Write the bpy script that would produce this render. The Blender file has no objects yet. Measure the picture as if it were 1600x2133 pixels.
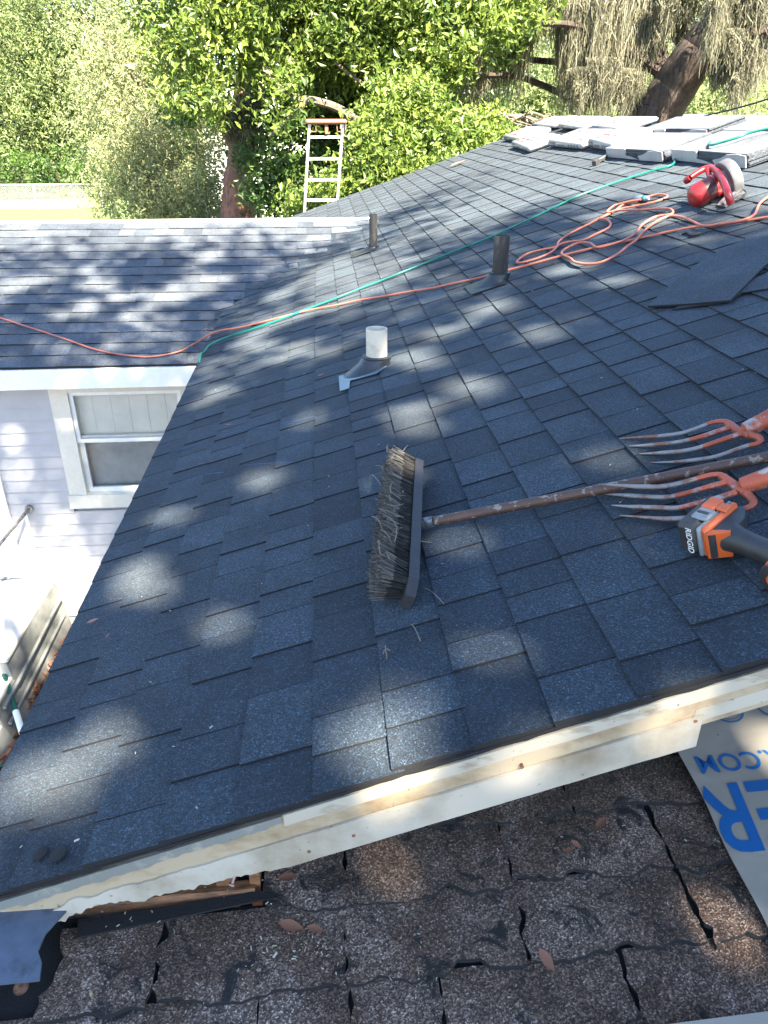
import bpy, math, random
import numpy as np
from mathutils import Vector, noise

# ------------------------------------------------------------------ camera, light, exposure
sc = bpy.context.scene
COL = sc.collection
FPX, CX, CY = 1603.0, 800.0, 1066.5
PITCH, YAW = math.atan((CY-240.0)/FPX), math.radians(4.4387)
cam = bpy.data.cameras.new('camera'); cam.sensor_width = 36.0; cam.lens = FPX/2133.0*36.0
cam.clip_start = 0.02; cam.clip_end = 600.0
camo = bpy.data.objects.new('camera', cam); COL.objects.link(camo)
camo.location = (0, 0, 0); camo.rotation_euler = (math.pi/2-PITCH, 0, -YAW)
sc.camera = camo

SUN_EL, SUN_AZ = math.radians(50.0), math.radians(155.0)      # azimuth measured from +Y towards +X
SDIR = Vector((math.cos(SUN_EL)*math.sin(SUN_AZ), math.cos(SUN_EL)*math.cos(SUN_AZ), math.sin(SUN_EL)))
world = bpy.data.worlds.new('World'); sc.world = world; world.use_nodes = True
wn = world.node_tree.nodes; wl = world.node_tree.links
sky = wn.new('ShaderNodeTexSky'); sky.sky_type = 'NISHITA'; sky.sun_disc = False
sky.sun_elevation = SUN_EL; sky.sun_rotation = SUN_AZ; sky.dust_density = 0.5; sky.ozone_density = 3.0
wl.new(sky.outputs[0], wn['Background'].inputs[0]); wn['Background'].inputs[1].default_value = 0.066
sun = bpy.data.lights.new('sun', 'SUN'); sun.energy = 5.0; sun.angle = math.radians(0.55); sun.color = (1.0, 0.89, 0.71)
suno = bpy.data.objects.new('sun', sun); COL.objects.link(suno)
suno.rotation_euler = (-SDIR).to_track_quat('-Z', 'Y').to_euler()
sc.view_settings.view_transform = 'Standard'; sc.view_settings.look = 'None'
sc.view_settings.exposure = 3.25; sc.view_settings.gamma = 1.0
sc.view_settings.use_curve_mapping = False

# ------------------------------------------------------------------ surveying helpers
rnd = random.Random(7); rs = np.random.default_rng(11)
_fh = Vector((math.sin(YAW), math.cos(YAW), 0)); _r = Vector((math.cos(YAW), -math.sin(YAW), 0))
_F = _fh*math.cos(PITCH)-Vector((0, 0, math.sin(PITCH))); _U = _fh*math.sin(PITCH)+Vector((0, 0, math.cos(PITCH)))
def ray(x, y): return _F*FPX+_r*(x-CX)-_U*(y-CY)
def at(x, y, Y): d = ray(x, y); return d*(Y/d.y)                 # sight line met at depth Y
def atz(x, y, Z): d = ray(x, y); return d*(Z/d.z)                # sight line met at level Z
SL = math.atan(1/3.0); RD = 0.97                                # main roof: 4 in 12
RUP = Vector((math.cos(SL), 0, math.sin(SL))); RN = Vector((-math.sin(SL), 0, math.cos(SL))); RV = Vector((0, 1, 0))
def R(u, v, h=0.0): return RUP*u+RV*v+RN*(h-RD)                  # point on the main roof slope
def ruv(x, y, h=0.0):
    d = ray(x, y); p = d*(-(RD-h)/d.dot(RN)); return p.dot(RUP), p.y
def rp(x, y, h=0.0): u, v = ruv(x, y, h); return R(u, v, h)
def zmain(X): return (X*math.sin(SL)-RD)/math.cos(SL)
WS = 0.29; WC = math.cos(math.atan(WS)); WY0 = 5.08; WZ0 = -1.26+WS*(WY0-5.8); WLEN = 2.31
def zwing(Y): return WZ0+WS*(Y-WY0)
WRY = WY0+WLEN*WC; WRZ = zwing(WRY)                              # wing ridge
EAVE_X = -0.714; RIDGE_U = 2.66; V0, V1 = 0.957, 10.40
LS, LTW, LZ = 0.09, 0.04, -1.361                                 # low porch roof
def zlow(X, Y): return LZ+LS*(Y-1-LTW*X)
def Lp(X, Y, h=0.0): return Vector((X, Y, zlow(X, Y)+h))
def lowp(x, y, h=0.0):
    d = ray(x, y); t = (LZ+h-LS)/(d.z-LS*(d.y-LTW*d.x)); return d*t
GZ = -3.66                                                       # garden level
def smax(a, b, k=0.07):
    hh = max(k-abs(a-b), 0)/k; return max(a, b)+hh*hh*k*0.25

# ------------------------------------------------------------------ mesh builder
ORG = {}
def put(o, parent=None, **p):
    COL.objects.link(o)
    if parent is not None: o.parent = parent
    for k, v in p.items(): o[k] = v
    return o
def thing(name, label, cat, loc=(0, 0, 0), group=None):
    o = bpy.data.objects.new(name, None); o.location = loc; o.empty_display_size = 0.1
    put(o, None, label=label, category=cat)
    if group: o['group'] = group
    ORG[o.name] = Vector(loc); return o
def org(o):
    while o is not None and o.parent is not None: o = o.parent
    return ORG.get(o.name, Vector((0, 0, 0))) if o is not None else Vector((0, 0, 0))
def finish(me, smooth, ang=35):
    if smooth:
        me.polygons.foreach_set('use_smooth', [True]*len(me.polygons))
        me.set_sharp_from_angle(angle=math.radians(ang))
    me.update()
def fan(name, V, F, mats, parent=None, tone=None, smooth=False, midx=None, **props):
    """numpy / list mesh -> object"""
    V = np.asarray(V, dtype=float)-np.array(org(parent))
    me = bpy.data.meshes.new(name); me.from_pydata(V.tolist(), [], F if isinstance(F, list) else F.tolist())
    for m in (mats if isinstance(mats, (list, tuple)) else [mats]): me.materials.append(m)
    if midx is not None: me.polygons.foreach_set('material_index', midx)
    if tone is not None:
        a = me.attributes.new('tone', 'FLOAT', 'FACE'); a.data.foreach_set('value', np.asarray(tone, dtype=np.float32))
    finish(me, smooth)
    return put(bpy.data.objects.new(name, me), parent, **props)
class MB:
    def __init__(s): s.V = []; s.F = []; s.M = []; s.T = []
    def add(s, vs, fs, m=0, t=0.5):
        b = len(s.V); s.V += [tuple(v) for v in vs]; s.F += [tuple(b+i for i in f) for f in fs]
        s.M += [m]*len(fs); s.T += [t]*len(fs); return s
    def hexa(s, p, m=0, t=0.5):      # p: 8 corners, bottom ring 0-3 ccw seen from above, top ring 4-7
        return s.add(p, [(3, 2, 1, 0), (4, 5, 6, 7), (0, 1, 5, 4), (1, 2, 6, 5), (2, 3, 7, 6), (3, 0, 4, 7)], m, t)
    def box(s, c, ax, ay, az, m=0, t=0.5):   # half-extent vectors
        c, ax, ay, az = Vector(c), Vector(ax), Vector(ay), Vector(az)
        return s.hexa([c-ax-ay-az, c+ax-ay-az, c+ax+ay-az, c-ax+ay-az, c-ax-ay+az, c+ax-ay+az, c+ax+ay+az, c-ax+ay+az], m, t)
    def aabox(s, lo, hi, m=0, t=0.5):
        lo, hi = Vector(lo), Vector(hi); c = (lo+hi)/2; h = (hi-lo)/2
        return s.box(c, (h.x, 0, 0), (0, h.y, 0), (0, 0, h.z), m, t)
    def bbox(s, c, ax, ay, az, b=0.004, m=0, t=0.5):   # chamfered box
        c, ax, ay, az = Vector(c), Vector(ax), Vector(ay), Vector(az)
        L = [ax.length, ay.length, az.length]; E = [ax.normalized(), ay.normalized(), az.normalized()]
        if E[0].cross(E[1]).dot(E[2]) < 0: E[2] = -E[2]
        vs = []; idx = {}
        for sx in (-1, 1):
            for sy in (-1, 1):
                for sz in (-1, 1):
                    for k in range(3):
                        co = [L[0]-(0 if k == 0 else b), L[1]-(0 if k == 1 else b), L[2]-(0 if k == 2 else b)]
                        idx[(sx, sy, sz, k)] = len(vs)
                        vs.append(c+E[0]*sx*co[0]+E[1]*sy*co[1]+E[2]*sz*co[2])
        fs = []
        def q(*ks): fs.append(tuple(idx[k] for k in ks))
        for sg in (-1, 1):
            o = [(-1, -1), (1, -1), (1, 1), (-1, 1)]
            for k in range(3):
                def key(a_, b_, kk):
                    v = [0, 0, 0]; v[k] = sg; v[(k+1) % 3] = a_; v[(k+2) % 3] = b_; return (*v, kk)
                ring = [key(a_, b_, k) for a_, b_ in o]
                q(*(ring if sg > 0 else ring[::-1]))
        for k in range(3):
            i, j = (k+1) % 3, (k+2) % 3
            for a_ in (-1, 1):
                for b_ in (-1, 1):
                    def key(e, kk):
                        v = [0, 0, 0]; v[k] = e; v[i] = a_; v[j] = b_; return (*v, kk)
                    w = [key(-1, i), key(1, i), key(1, j), key(-1, j)]
                    q(*(w if a_*b_ < 0 else w[::-1]))
        for sx in (-1, 1):
            for sy in (-1, 1):
                for sz in (-1, 1):
                    w = [(sx, sy, sz, 0), (sx, sy, sz, 1), (sx, sy, sz, 2)]
                    q(*(w if sx*sy*sz > 0 else w[::-1]))
        return s.add(vs, fs, m, t)
    def tube(s, pts, r, seg=8, cap=True, m=0, t=0.5, flat=1.0, upv=None):
        pts = [Vector(p) for p in pts]; n = len(pts)
        rr = r if isinstance(r, (list, tuple)) else [r]*n
        vs = []; tan0 = None; N = None
        for i, p in enumerate(pts):
            tg = (pts[min(i+1, n-1)]-pts[max(i-1, 0)])
            if tg.length < 1e-9: tg = tan0 if tan0 is not None else Vector((0, 0, 1))
            tg = tg.normalized(); tan0 = tg
            if N is None:
                a = Vector(upv) if upv else (Vector((0, 0, 1)) if abs(tg.z) < .9 else Vector((1, 0, 0)))
                N = (a-tg*a.dot(tg)).normalized()
            else: N = (N-tg*N.dot(tg)).normalized()
            B = tg.cross(N)
            for k in range(seg):
                a = 2*math.pi*k/seg
                vs.append(p+(N*math.cos(a)*flat+B*math.sin(a))*rr[i])
        fs = [(i*seg+k, i*seg+(k+1) % seg, (i+1)*seg+(k+1) % seg, (i+1)*seg+k) for i in range(n-1) for k in range(seg)]
        if cap: fs += [tuple(range(seg))[::-1], tuple((n-1)*seg+k for k in range(seg))]
        return s.add(vs, fs, m, t)
    def prism(s, poly, O, ex, ey, ez, th, m=0, t=0.5):   # polygon in ex/ey, extruded along ez from O
        O, ex, ey, ez = Vector(O), Vector(ex), Vector(ey), Vector(ez); n = len(poly)
        lo = [O+ex*a+ey*b for a, b in poly]; hi = [p+ez*th for p in lo]
        fl = ex.cross(ey).dot(ez)*sum(poly[i][0]*poly[(i+1) % n][1]-poly[(i+1) % n][0]*poly[i][1] for i in range(n)) < 0
        fs = [tuple(range(n))[::-1], tuple(range(n, 2*n))]+[(i, (i+1) % n, n+(i+1) % n, n+i) for i in range(n)]
        if fl: fs = [f[::-1] for f in fs]
        return s.add(lo+hi, fs, m, t)
    def build(s, name, mats, parent=None, smooth=False, ang=35, **props):
        o = fan(name, s.V, s.F, mats, parent, s.T, False, s.M, **props)
        finish(o.data, smooth, ang); return o
def catmull(P, n=8):
    P = [Vector(p) for p in P]; out = []
    for i in range(len(P)-1):
        p0, p1, p2, p3 = P[max(i-1, 0)], P[i], P[i+1], P[min(i+2, len(P)-1)]
        for k in range(n):
            t = k/n
            out.append(0.5*((2*p1)+(p2-p0)*t+(2*p0-5*p1+4*p2-p3)*t*t+(3*p1-p0-3*p2+p3)*t*t*t))
    out.append(P[-1]); return out

# ------------------------------------------------------------------ materials
def new_mat(name):
    m = bpy.data.materials.new(name); m.use_nodes = True
    return m, m.node_tree.nodes, m.node_tree.links, m.node_tree.nodes['Principled BSDF']
def nd(nt, typ, **kw):
    n = nt.new(typ)
    for k, v in kw.items():
        if k.startswith('i_'): n.inputs[k[2:]].default_value = v
        else: setattr(n, k, v)
    return n
def ramp(nt, stops, interp='LINEAR'):
    r = nt.new('ShaderNodeValToRGB'); r.color_ramp.interpolation = interp
    while len(r.color_ramp.elements) < len(stops): r.color_ramp.elements.new(0.5)
    for e, (p, c) in zip(r.color_ramp.elements, stops):
        e.position = p; e.color = (*c, 1) if len(c) == 3 else c
    return r
def mix(nt, lk, fac, a, b, mode='MIX'):
    n = nt.new('ShaderNodeMix'); n.data_type = 'RGBA'; n.blend_type = mode
    for sock, v in ((n.inputs[0], fac), (n.inputs[6], a), (n.inputs[7], b)):
        if hasattr(v, 'is_output'): lk.new(v, sock)
        elif isinstance(v, (int, float)): sock.default_value = v
        else: sock.default_value = (*v, 1)
    return n.outputs[2]
def pos(nt): return nt.new('ShaderNodeNewGeometry').outputs['Position']
def noise_n(nt, lk, co, scale, detail=3, rough=0.55, dist=0.0):
    n = nd(nt, 'ShaderNodeTexNoise', i_Scale=scale, i_Detail=detail, i_Roughness=rough, i_Distortion=dist); lk.new(co, n.inputs['Vector']); return n
def simple(name, col, rough=0.6, metal=0.0, var=0.15, scale=30, bump=0.0, bscale=200, coat=0.0):
    m, nt, lk, bs = new_mat(name); co = pos(nt)
    n = noise_n(nt, lk, co, scale, 5, 0.6)
    r = ramp(nt, [(0.3, tuple(c*(1-var) for c in col)), (0.7, tuple(min(1, c*(1+var)) for c in col))])
    lk.new(n.outputs[0], r.inputs[0]); lk.new(r.outputs[0], bs.inputs['Base Color'])
    bs.inputs['Roughness'].default_value = rough; bs.inputs['Metallic'].default_value = metal; bs.inputs['Coat Weight'].default_value = coat
    if bump:
        b = nd(nt, 'ShaderNodeBump', i_Strength=bump, i_Distance=0.003); nb = noise_n(nt, lk, co, bscale, 4)
        lk.new(nb.outputs[0], b.inputs['Height']); lk.new(b.outputs[0], bs.inputs['Normal'])
    return m
def worn(name, base, wear, scale=40, lo=0.5, hi=0.6, rough=0.6, metal=0.0, stretch=None, bump=0.2, detail=6):
    m, nt, lk, bs = new_mat(name); co = pos(nt)
    if stretch:
        mp = nd(nt, 'ShaderNodeMapping'); mp.inputs['Scale'].default_value = stretch; lk.new(co, mp.inputs['Vector']); co = mp.outputs[0]
    n = noise_n(nt, lk, co, scale, detail, 0.65); r = ramp(nt, [(lo, (0, 0, 0)), (hi, (1, 1, 1))]); lk.new(n.outputs[0], r.inputs[0])
    n2 = noise_n(nt, lk, co, scale*3.1, 4, 0.6)
    c = mix(nt, lk, r.outputs[0], base, wear); c = mix(nt, lk, 0.35, c, n2.outputs[0], 'OVERLAY')
    lk.new(c, bs.inputs['Base Color']); bs.inputs['Roughness'].default_value = rough; bs.inputs['Metallic'].default_value = metal
    if bump:
        b = nd(nt, 'ShaderNodeBump', i_Strength=bump, i_Distance=0.002); lk.new(n.outputs[0], b.inputs['Height']); lk.new(b.outputs[0], bs.inputs['Normal'])
    return m
def shingle_mat(name, lo, hi, sheen=0.05, gscale=400.0):
    m, nt, lk, bs = new_mat(name); co = pos(nt)
    at_ = nd(nt, 'ShaderNodeAttribute', attribute_name='tone')
    r = ramp(nt, [(0.0, lo), (1.0, hi)]); lk.new(at_.outputs['Fac'], r.inputs[0])
    vo = nd(nt, 'ShaderNodeTexVoronoi', i_Scale=gscale); lk.new(co, vo.inputs['Vector'])
    g = nd(nt, 'ShaderNodeSeparateColor'); lk.new(vo.outputs['Color'], g.inputs[0])
    gr = ramp(nt, [(0.0, (0.40, 0.40, 0.42)), (0.55, (0.9, 0.9, 0.92)), (0.85, (1.4, 1.4, 1.4)), (0.965, (2.3, 2.3, 2.25)), (1.0, (3.8, 3.7, 3.5))]); lk.new(g.outputs[0], gr.inputs[0])
    c = mix(nt, lk, 1.0, r.outputs[0], gr.outputs[0], 'MULTIPLY')
    nb = noise_n(nt, lk, co, 5.0, 5, 0.6); nr = ramp(nt, [(0.3, (0.72, 0.72, 0.72)), (0.72, (1.25, 1.25, 1.25))]); lk.new(nb.outputs[0], nr.inputs[0])
    c = mix(nt, lk, 1.0, c, nr.outputs[0], 'MULTIPLY')
    ns = noise_n(nt, lk, co, 17.0, 7, 0.75); nsr = ramp(nt, [(0.60, (0, 0, 0)), (0.82, (1, 1, 1))]); lk.new(ns.outputs[0], nsr.inputs[0])
    c = mix(nt, lk, nsr.outputs[0], c, (0.070, 0.076, 0.080))                       # chalky scuffs and dust
    lk.new(c, bs.inputs['Base Color']); bs.inputs['Roughness'].default_value = 0.82; bs.inputs['Specular IOR Level'].default_value = 0.3
    bs.inputs['Sheen Weight'].default_value = sheen; bs.inputs['Sheen Roughness'].default_value = 0.45
    b = nd(nt, 'ShaderNodeBump', i_Strength=0.85, i_Distance=0.0022); lk.new(vo.outputs['Distance'], b.inputs['Height'])
    lk.new(b.outputs[0], bs.inputs['Normal']); return m
M = {}
M['shingle'] = shingle_mat('charcoal_shingle', (0.0118, 0.0208, 0.0312), (0.0305, 0.0470, 0.0630))
M['wingshingle'] = shingle_mat('paler_charcoal_shingle', (0.032, 0.041, 0.054), (0.080, 0.092, 0.108), 0.07)  # paler than the main charcoal, with a wider tone range
M['asphalt'] = simple('asphalt_edge', (0.010, 0.010, 0.011), 0.9, bump=0.5)
M['deck'] = simple('roof_deck', (0.03, 0.028, 0.025), 0.9)
def white_stained(name, base, stain, sc_=7.0, lo=0.5, hi=0.72, streak=(1, 1, 1)):
    m, nt, lk, bs = new_mat(name); co = pos(nt)
    mp = nd(nt, 'ShaderNodeMapping'); mp.inputs['Scale'].default_value = streak; lk.new(co, mp.inputs['Vector'])
    n = noise_n(nt, lk, mp.outputs[0], sc_, 7, 0.62); r = ramp(nt, [(lo, (0, 0, 0)), (hi, (1, 1, 1))]); lk.new(n.outputs[0], r.inputs[0])
    c = mix(nt, lk, r.outputs[0], base, stain)
    n2 = noise_n(nt, lk, co, 75, 4, 0.6); r2 = ramp(nt, [(0.66, (0, 0, 0)), (0.74, (1, 1, 1))]); lk.new(n2.outputs[0], r2.inputs[0])
    c = mix(nt, lk, r2.outputs[0], c, (0.11, 0.085, 0.05))
    lk.new(c, bs.inputs['Base Color']); bs.inputs['Roughness'].default_value = 0.5
    b = nd(nt, 'ShaderNodeBump', i_Strength=0.25, i_Distance=0.003); lk.new(n.outputs[0], b.inputs['Height']); lk.new(b.outputs[0], bs.inputs['Normal'])
    return m
M['fascia'] = white_stained('painted_fascia', (0.46, 0.42, 0.345), (0.25, 0.20, 0.13), 6.0, 0.46, 0.74)
M['frieze'] = white_stained('stained_frieze', (0.42, 0.34, 0.23), (0.20, 0.13, 0.06), 8.0, 0.46, 0.70, (1, 1, 1.5))
M['drip'] = white_stained('worn_drip_edge', (0.44, 0.40, 0.32), (0.20, 0.16, 0.10), 11.0, 0.56, 0.74, (1, 1, 3))
M['dripold'] = white_stained('bare_drip_edge', (0.20, 0.21, 0.19), (0.36, 0.34, 0.27), 22.0, 0.55, 0.7)
M['white'] = simple('white_paint', (0.78, 0.78, 0.75), 0.5, var=0.05)
M['cream'] = simple('cream_window_paint', (0.64, 0.61, 0.53), 0.5, var=0.05)
M['siding'] = simple('lavender_grey_siding', (0.38, 0.38, 0.398), 0.55, var=0.06, scale=8)
M['curtain'] = simple('pale_curtain', (0.80, 0.79, 0.70), 0.8, var=0.08, scale=5)
M['wood'] = worn('bare_wood', (0.26, 0.12, 0.05), (0.08, 0.035, 0.015), 22, 0.42, 0.66, 0.7, 0, (1, 6, 9))
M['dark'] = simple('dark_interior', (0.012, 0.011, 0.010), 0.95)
M['block'] = simple('concrete_block', (0.42, 0.40, 0.37), 0.85, var=0.2, scale=14, bump=0.4)
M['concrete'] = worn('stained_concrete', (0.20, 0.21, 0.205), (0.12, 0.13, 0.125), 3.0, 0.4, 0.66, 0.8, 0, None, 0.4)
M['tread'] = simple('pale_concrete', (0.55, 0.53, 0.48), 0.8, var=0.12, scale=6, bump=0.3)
M['galv'] = simple('galvanised_steel', (0.24, 0.32, 0.39), 0.35, 0.55, 0.15, 25)
M['rubber'] = simple('black_rubber_boot', (0.024, 0.027, 0.031), 0.38, var=0.2, scale=20)
M['pvcdark'] = worn('sooty_vent_pipe', (0.014, 0.014, 0.014), (0.07, 0.066, 0.060), 30, 0.52, 0.68, 0.6, 0, (1, 1, 0.3))
M['pvcwhite'] = white_stained('white_vent_pipe', (0.55, 0.50, 0.41), (0.38, 0.32, 0.24), 18.0, 0.52, 0.75)
M['orange_cord'] = simple('orange_cord_jacket', (0.40, 0.125, 0.08), 0.42, var=0.15, scale=6)
M['black_cord'] = simple('black_cord_jacket', (0.02, 0.02, 0.02), 0.5)
M['teal'] = simple('teal_hose', (0.0, 0.13, 0.095), 0.38, var=0.15, scale=5)
M['red'] = simple('red_tool_shell', (0.24, 0.014, 0.016), 0.35, var=0.12, scale=40, coat=0.2)
M['darkred'] = simple('dark_red_label', (0.035, 0.008, 0.010), 0.4)
M['steel'] = worn('scuffed_steel', (0.26, 0.26, 0.26), (0.12, 0.11, 0.10), 40, 0.5, 0.62, 0.38, 0.7)
M['alu'] = simple('ladder_aluminium', (0.62, 0.62, 0.61), 0.4, 0.5, 0.1, 20)
M['ladcap'] = simple('rust_red_ladder_cap', (0.27, 0.11, 0.07), 0.6)
M['rust'] = worn('rusted_iron', (0.22, 0.10, 0.05), (0.08, 0.045, 0.03), 50, 0.45, 0.6, 0.8)
M['fork'] = worn('worn_orange_fork', (0.34, 0.07, 0.03), (0.30, 0.29, 0.28), 15, 0.52, 0.60, 0.5, 0.1)
M['tine'] = worn('bare_fork_steel', (0.24, 0.215, 0.20), (0.20, 0.085, 0.05), 24, 0.48, 0.60, 0.5, 0.2)
M['handle'] = worn('brown_painted_handle', (0.085, 0.042, 0.027), (0.24, 0.19, 0.15), 48, 0.56, 0.61, 0.5, 0, (1, 1, 1), 0.3)
M['block_wood'] = simple('grey_broom_block', (0.022, 0.022, 0.023), 0.6, var=0.25, scale=60)
M['bristle'] = simple('dusty_bristle', (0.10, 0.090, 0.075), 0.85, var=0.4, scale=90)
M['straw'] = simple('dry_straw', (0.34, 0.27, 0.17), 0.8, var=0.3, scale=20)
M['t_orange'] = simple('tool_orange', (0.55, 0.10, 0.02), 0.42, var=0.08, scale=40)
M['t_black'] = simple('tool_black', (0.030, 0.030, 0.030), 0.5, var=0.2, scale=60, bump=0.1, bscale=900)
M['t_grey'] = simple('tool_grey', (0.17, 0.19, 0.20), 0.45, var=0.15, scale=60)
M['print_white'] = simple('white_print', (0.75, 0.75, 0.73), 0.5, var=0.03)
M['wrap'] = simple('white_plastic_wrap', (0.30, 0.30, 0.31), 0.35, var=0.1, scale=12, bump=0.7, bscale=35)
M['p_red'] = simple('red_print', (0.09, 0.012, 0.016), 0.4)
M['p_blue'] = simple('navy_print', (0.010, 0.022, 0.07), 0.4)
M['p_grey'] = simple('grey_print', (0.035, 0.035, 0.042), 0.4)
M['chalk'] = simple('blue_chalk', (0.045, 0.10, 0.19), 0.9, var=0.3, scale=60)
M['membrane'] = worn('blue_grey_membrane', (0.075, 0.095, 0.13), (0.035, 0.04, 0.05), 12, 0.5, 0.65, 0.5)
def sheet_mat():
    m, nt, lk, bs = new_mat('synthetic_underlayment'); co = pos(nt)
    n = noise_n(nt, lk, co, 9, 4); r = ramp(nt, [(0.3, (0.25, 0.23, 0.195)), (0.7, (0.29, 0.27, 0.23))]); lk.new(n.outputs[0], r.inputs[0])
    n2 = noise_n(nt, lk, co, 55, 3, 0.5); r2 = ramp(nt, [(0.70, (0, 0, 0)), (0.74, (1, 1, 1))]); lk.new(n2.outputs[0], r2.inputs[0])
    c = mix(nt, lk, r2.outputs[0], r.outputs[0], (0.13, 0.11, 0.09)); lk.new(c, bs.inputs['Base Color'])
    bs.inputs['Roughness'].default_value = 0.42
    b = nd(nt, 'ShaderNodeBump', i_Strength=0.5, i_Distance=0.02); n3 = noise_n(nt, lk, co, 7, 3, 0.4, 0.6); lk.new(n3.outputs[0], b.inputs['Height']); lk.new(b.outputs[0], bs.inputs['Normal'])
    return m
M['sheet'] = sheet_mat()
M['ink'] = simple('blue_ink', (0.008, 0.10, 0.30), 0.42, var=0.06)
M['inkdark'] = simple('dark_blue_ink', (0.03, 0.10, 0.22), 0.45, var=0.06)
def old_mat():
    m, nt, lk, bs = new_mat('worn_brown_shingle'); co = pos(nt)
    vo = nd(nt, 'ShaderNodeTexVoronoi', i_Scale=360.0); lk.new(co, vo.inputs['Vector'])
    g = nd(nt, 'ShaderNodeSeparateColor'); lk.new(vo.outputs['Color'], g.inputs[0])
    cr = ramp(nt, [(0.0, (0.018, 0.016, 0.015)), (0.35, (0.045, 0.035, 0.030)), (0.6, (0.085, 0.062, 0.052)), (0.8, (0.12, 0.103, 0.092)), (0.95, (0.19, 0.175, 0.165)), (1.0, (0.27, 0.26, 0.25))]); lk.new(g.outputs[0], cr.inputs[0])
    n = noise_n(nt, lk, co, 5.0, 7, 0.68, 0.5); r = ramp(nt, [(0.32, (0.75, 0.62, 0.42)), (0.45, (1.45, 1.10, 0.84)), (0.55, (2.0, 1.68, 1.42)), (0.68, (3.5, 3.15, 2.9))]); lk.new(n.outputs[0], r.inputs[0])
    c = mix(nt, lk, 1.0, cr.outputs[0], r.outputs[0], 'MULTIPLY')
    n2 = noise_n(nt, lk, co, 13, 10, 0.78, 0.8); r2 = ramp(nt, [(0.545, (0, 0, 0)), (0.60, (1, 1, 1))]); lk.new(n2.outputs[0], r2.inputs[0])
    c = mix(nt, lk, r2.outputs[0], c, (0.013, 0.013, 0.014))                       # bald asphalt where granules are gone
    lk.new(c, bs.inputs['Base Color']); bs.inputs['Roughness'].default_value = 0.85
    b = nd(nt, 'ShaderNodeBump', i_Strength=1.0, i_Distance=0.004); lk.new(vo.outputs['Distance'], b.inputs['Height'])
    b2 = nd(nt, 'ShaderNodeBump', i_Strength=0.8, i_Distance=0.008); lk.new(n2.outputs[0], b2.inputs['Height']); lk.new(b.outputs[0], b2.inputs['Normal'])
    lk.new(b2.outputs[0], bs.inputs['Normal']); return m
M['old'] = old_mat()
def leaf_mat(name, dark, light, trans=0.4, rough=0.45):
    m, nt, lk, bs = new_mat(name)
    a = nd(nt, 'ShaderNodeAttribute', attribute_name='tone'); r = ramp(nt, [(0, dark), (1, light)]); lk.new(a.outputs['Fac'], r.inputs[0])
    lk.new(r.outputs[0], bs.inputs['Base Color']); bs.inputs['Roughness'].default_value = rough
    t = nd(nt, 'ShaderNodeBsdfTranslucent'); g = nd(nt, 'ShaderNodeGamma', i_Gamma=0.9); lk.new(r.outputs[0], g.inputs[0]); lk.new(g.outputs[0], t.inputs[0])
    mx = nd(nt, 'ShaderNodeMixShader', i_Fac=trans); lk.new(bs.outputs[0], mx.inputs[1]); lk.new(t.outputs[0], mx.inputs[2])
    lk.new(mx.outputs[0], nt['Material Output'].inputs[0]); return m
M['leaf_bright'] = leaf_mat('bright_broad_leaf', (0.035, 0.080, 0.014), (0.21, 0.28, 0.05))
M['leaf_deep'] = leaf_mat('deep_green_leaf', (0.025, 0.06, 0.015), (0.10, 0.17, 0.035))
M['leaf_pale'] = leaf_mat('pale_fine_leaf', (0.15, 0.18, 0.08), (0.36, 0.38, 0.19), 0.4, 0.6)
M['leaf_soft'] = leaf_mat('soft_green_leaf', (0.08, 0.12, 0.04), (0.22, 0.27, 0.10), 0.4, 0.6)
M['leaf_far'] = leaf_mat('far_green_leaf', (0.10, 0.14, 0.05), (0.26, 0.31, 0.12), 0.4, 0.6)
M['moss'] = leaf_mat('spanish_moss', (0.10, 0.098, 0.062), (0.30, 0.29, 0.20), 0.35, 0.9)
M['bark'] = worn('oak_bark', (0.055, 0.038, 0.027), (0.020, 0.015, 0.012), 9, 0.42, 0.6, 0.9, 0, (3, 3, 0.7), 0.9)
M['barkred'] = worn('reddish_bark', (0.26, 0.12, 0.085), (0.09, 0.06, 0.045), 8, 0.45, 0.62, 0.9, 0, (2, 2, 0.8), 0.9)
M['barkpale'] = worn('pale_bark', (0.15, 0.12, 0.09), (0.08, 0.065, 0.05), 12, 0.45, 0.62, 0.9, 0, (3, 3, 1), 0.6)
M['deadleaf'] = leaf_mat('dry_brown_leaf', (0.13, 0.05, 0.025), (0.34, 0.16, 0.10), 0.2, 0.7)
def ground_mat():
    m, nt, lk, bs = new_mat('ground'); co = pos(nt)
    n = noise_n(nt, lk, co, 0.9, 6, 0.6); n2 = noise_n(nt, lk, co, 22, 5, 0.7)
    rg = ramp(nt, [(0.3, (0.055, 0.10, 0.020)), (0.7, (0.13, 0.17, 0.05))]); lk.new(n2.outputs[0], rg.inputs[0])
    rd = ramp(nt, [(0.3, (0.035, 0.025, 0.018)), (0.7, (0.11, 0.075, 0.05))]); lk.new(n2.outputs[0], rd.inputs[0])
    sx = nd(nt, 'ShaderNodeSeparateXYZ'); lk.new(co, sx.inputs[0])
    mr = nd(nt, 'ShaderNodeMapRange'); mr.inputs[1].default_value = 11; mr.inputs[2].default_value = 17; lk.new(sx.outputs[1], mr.inputs[0])
    c = mix(nt, lk, mr.outputs[0], rd.outputs[0], rg.outputs[0])
    lk.new(c, bs.inputs['Base Color']); bs.inputs['Roughness'].default_value = 0.95
    b = nd(nt, 'ShaderNodeBump', i_Strength=0.8, i_Distance=0.03); lk.new(n2.outputs[0], b.inputs['Height']); lk.new(b.outputs[0], bs.inputs['Normal']); return m
M['ground'] = ground_mat()
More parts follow.
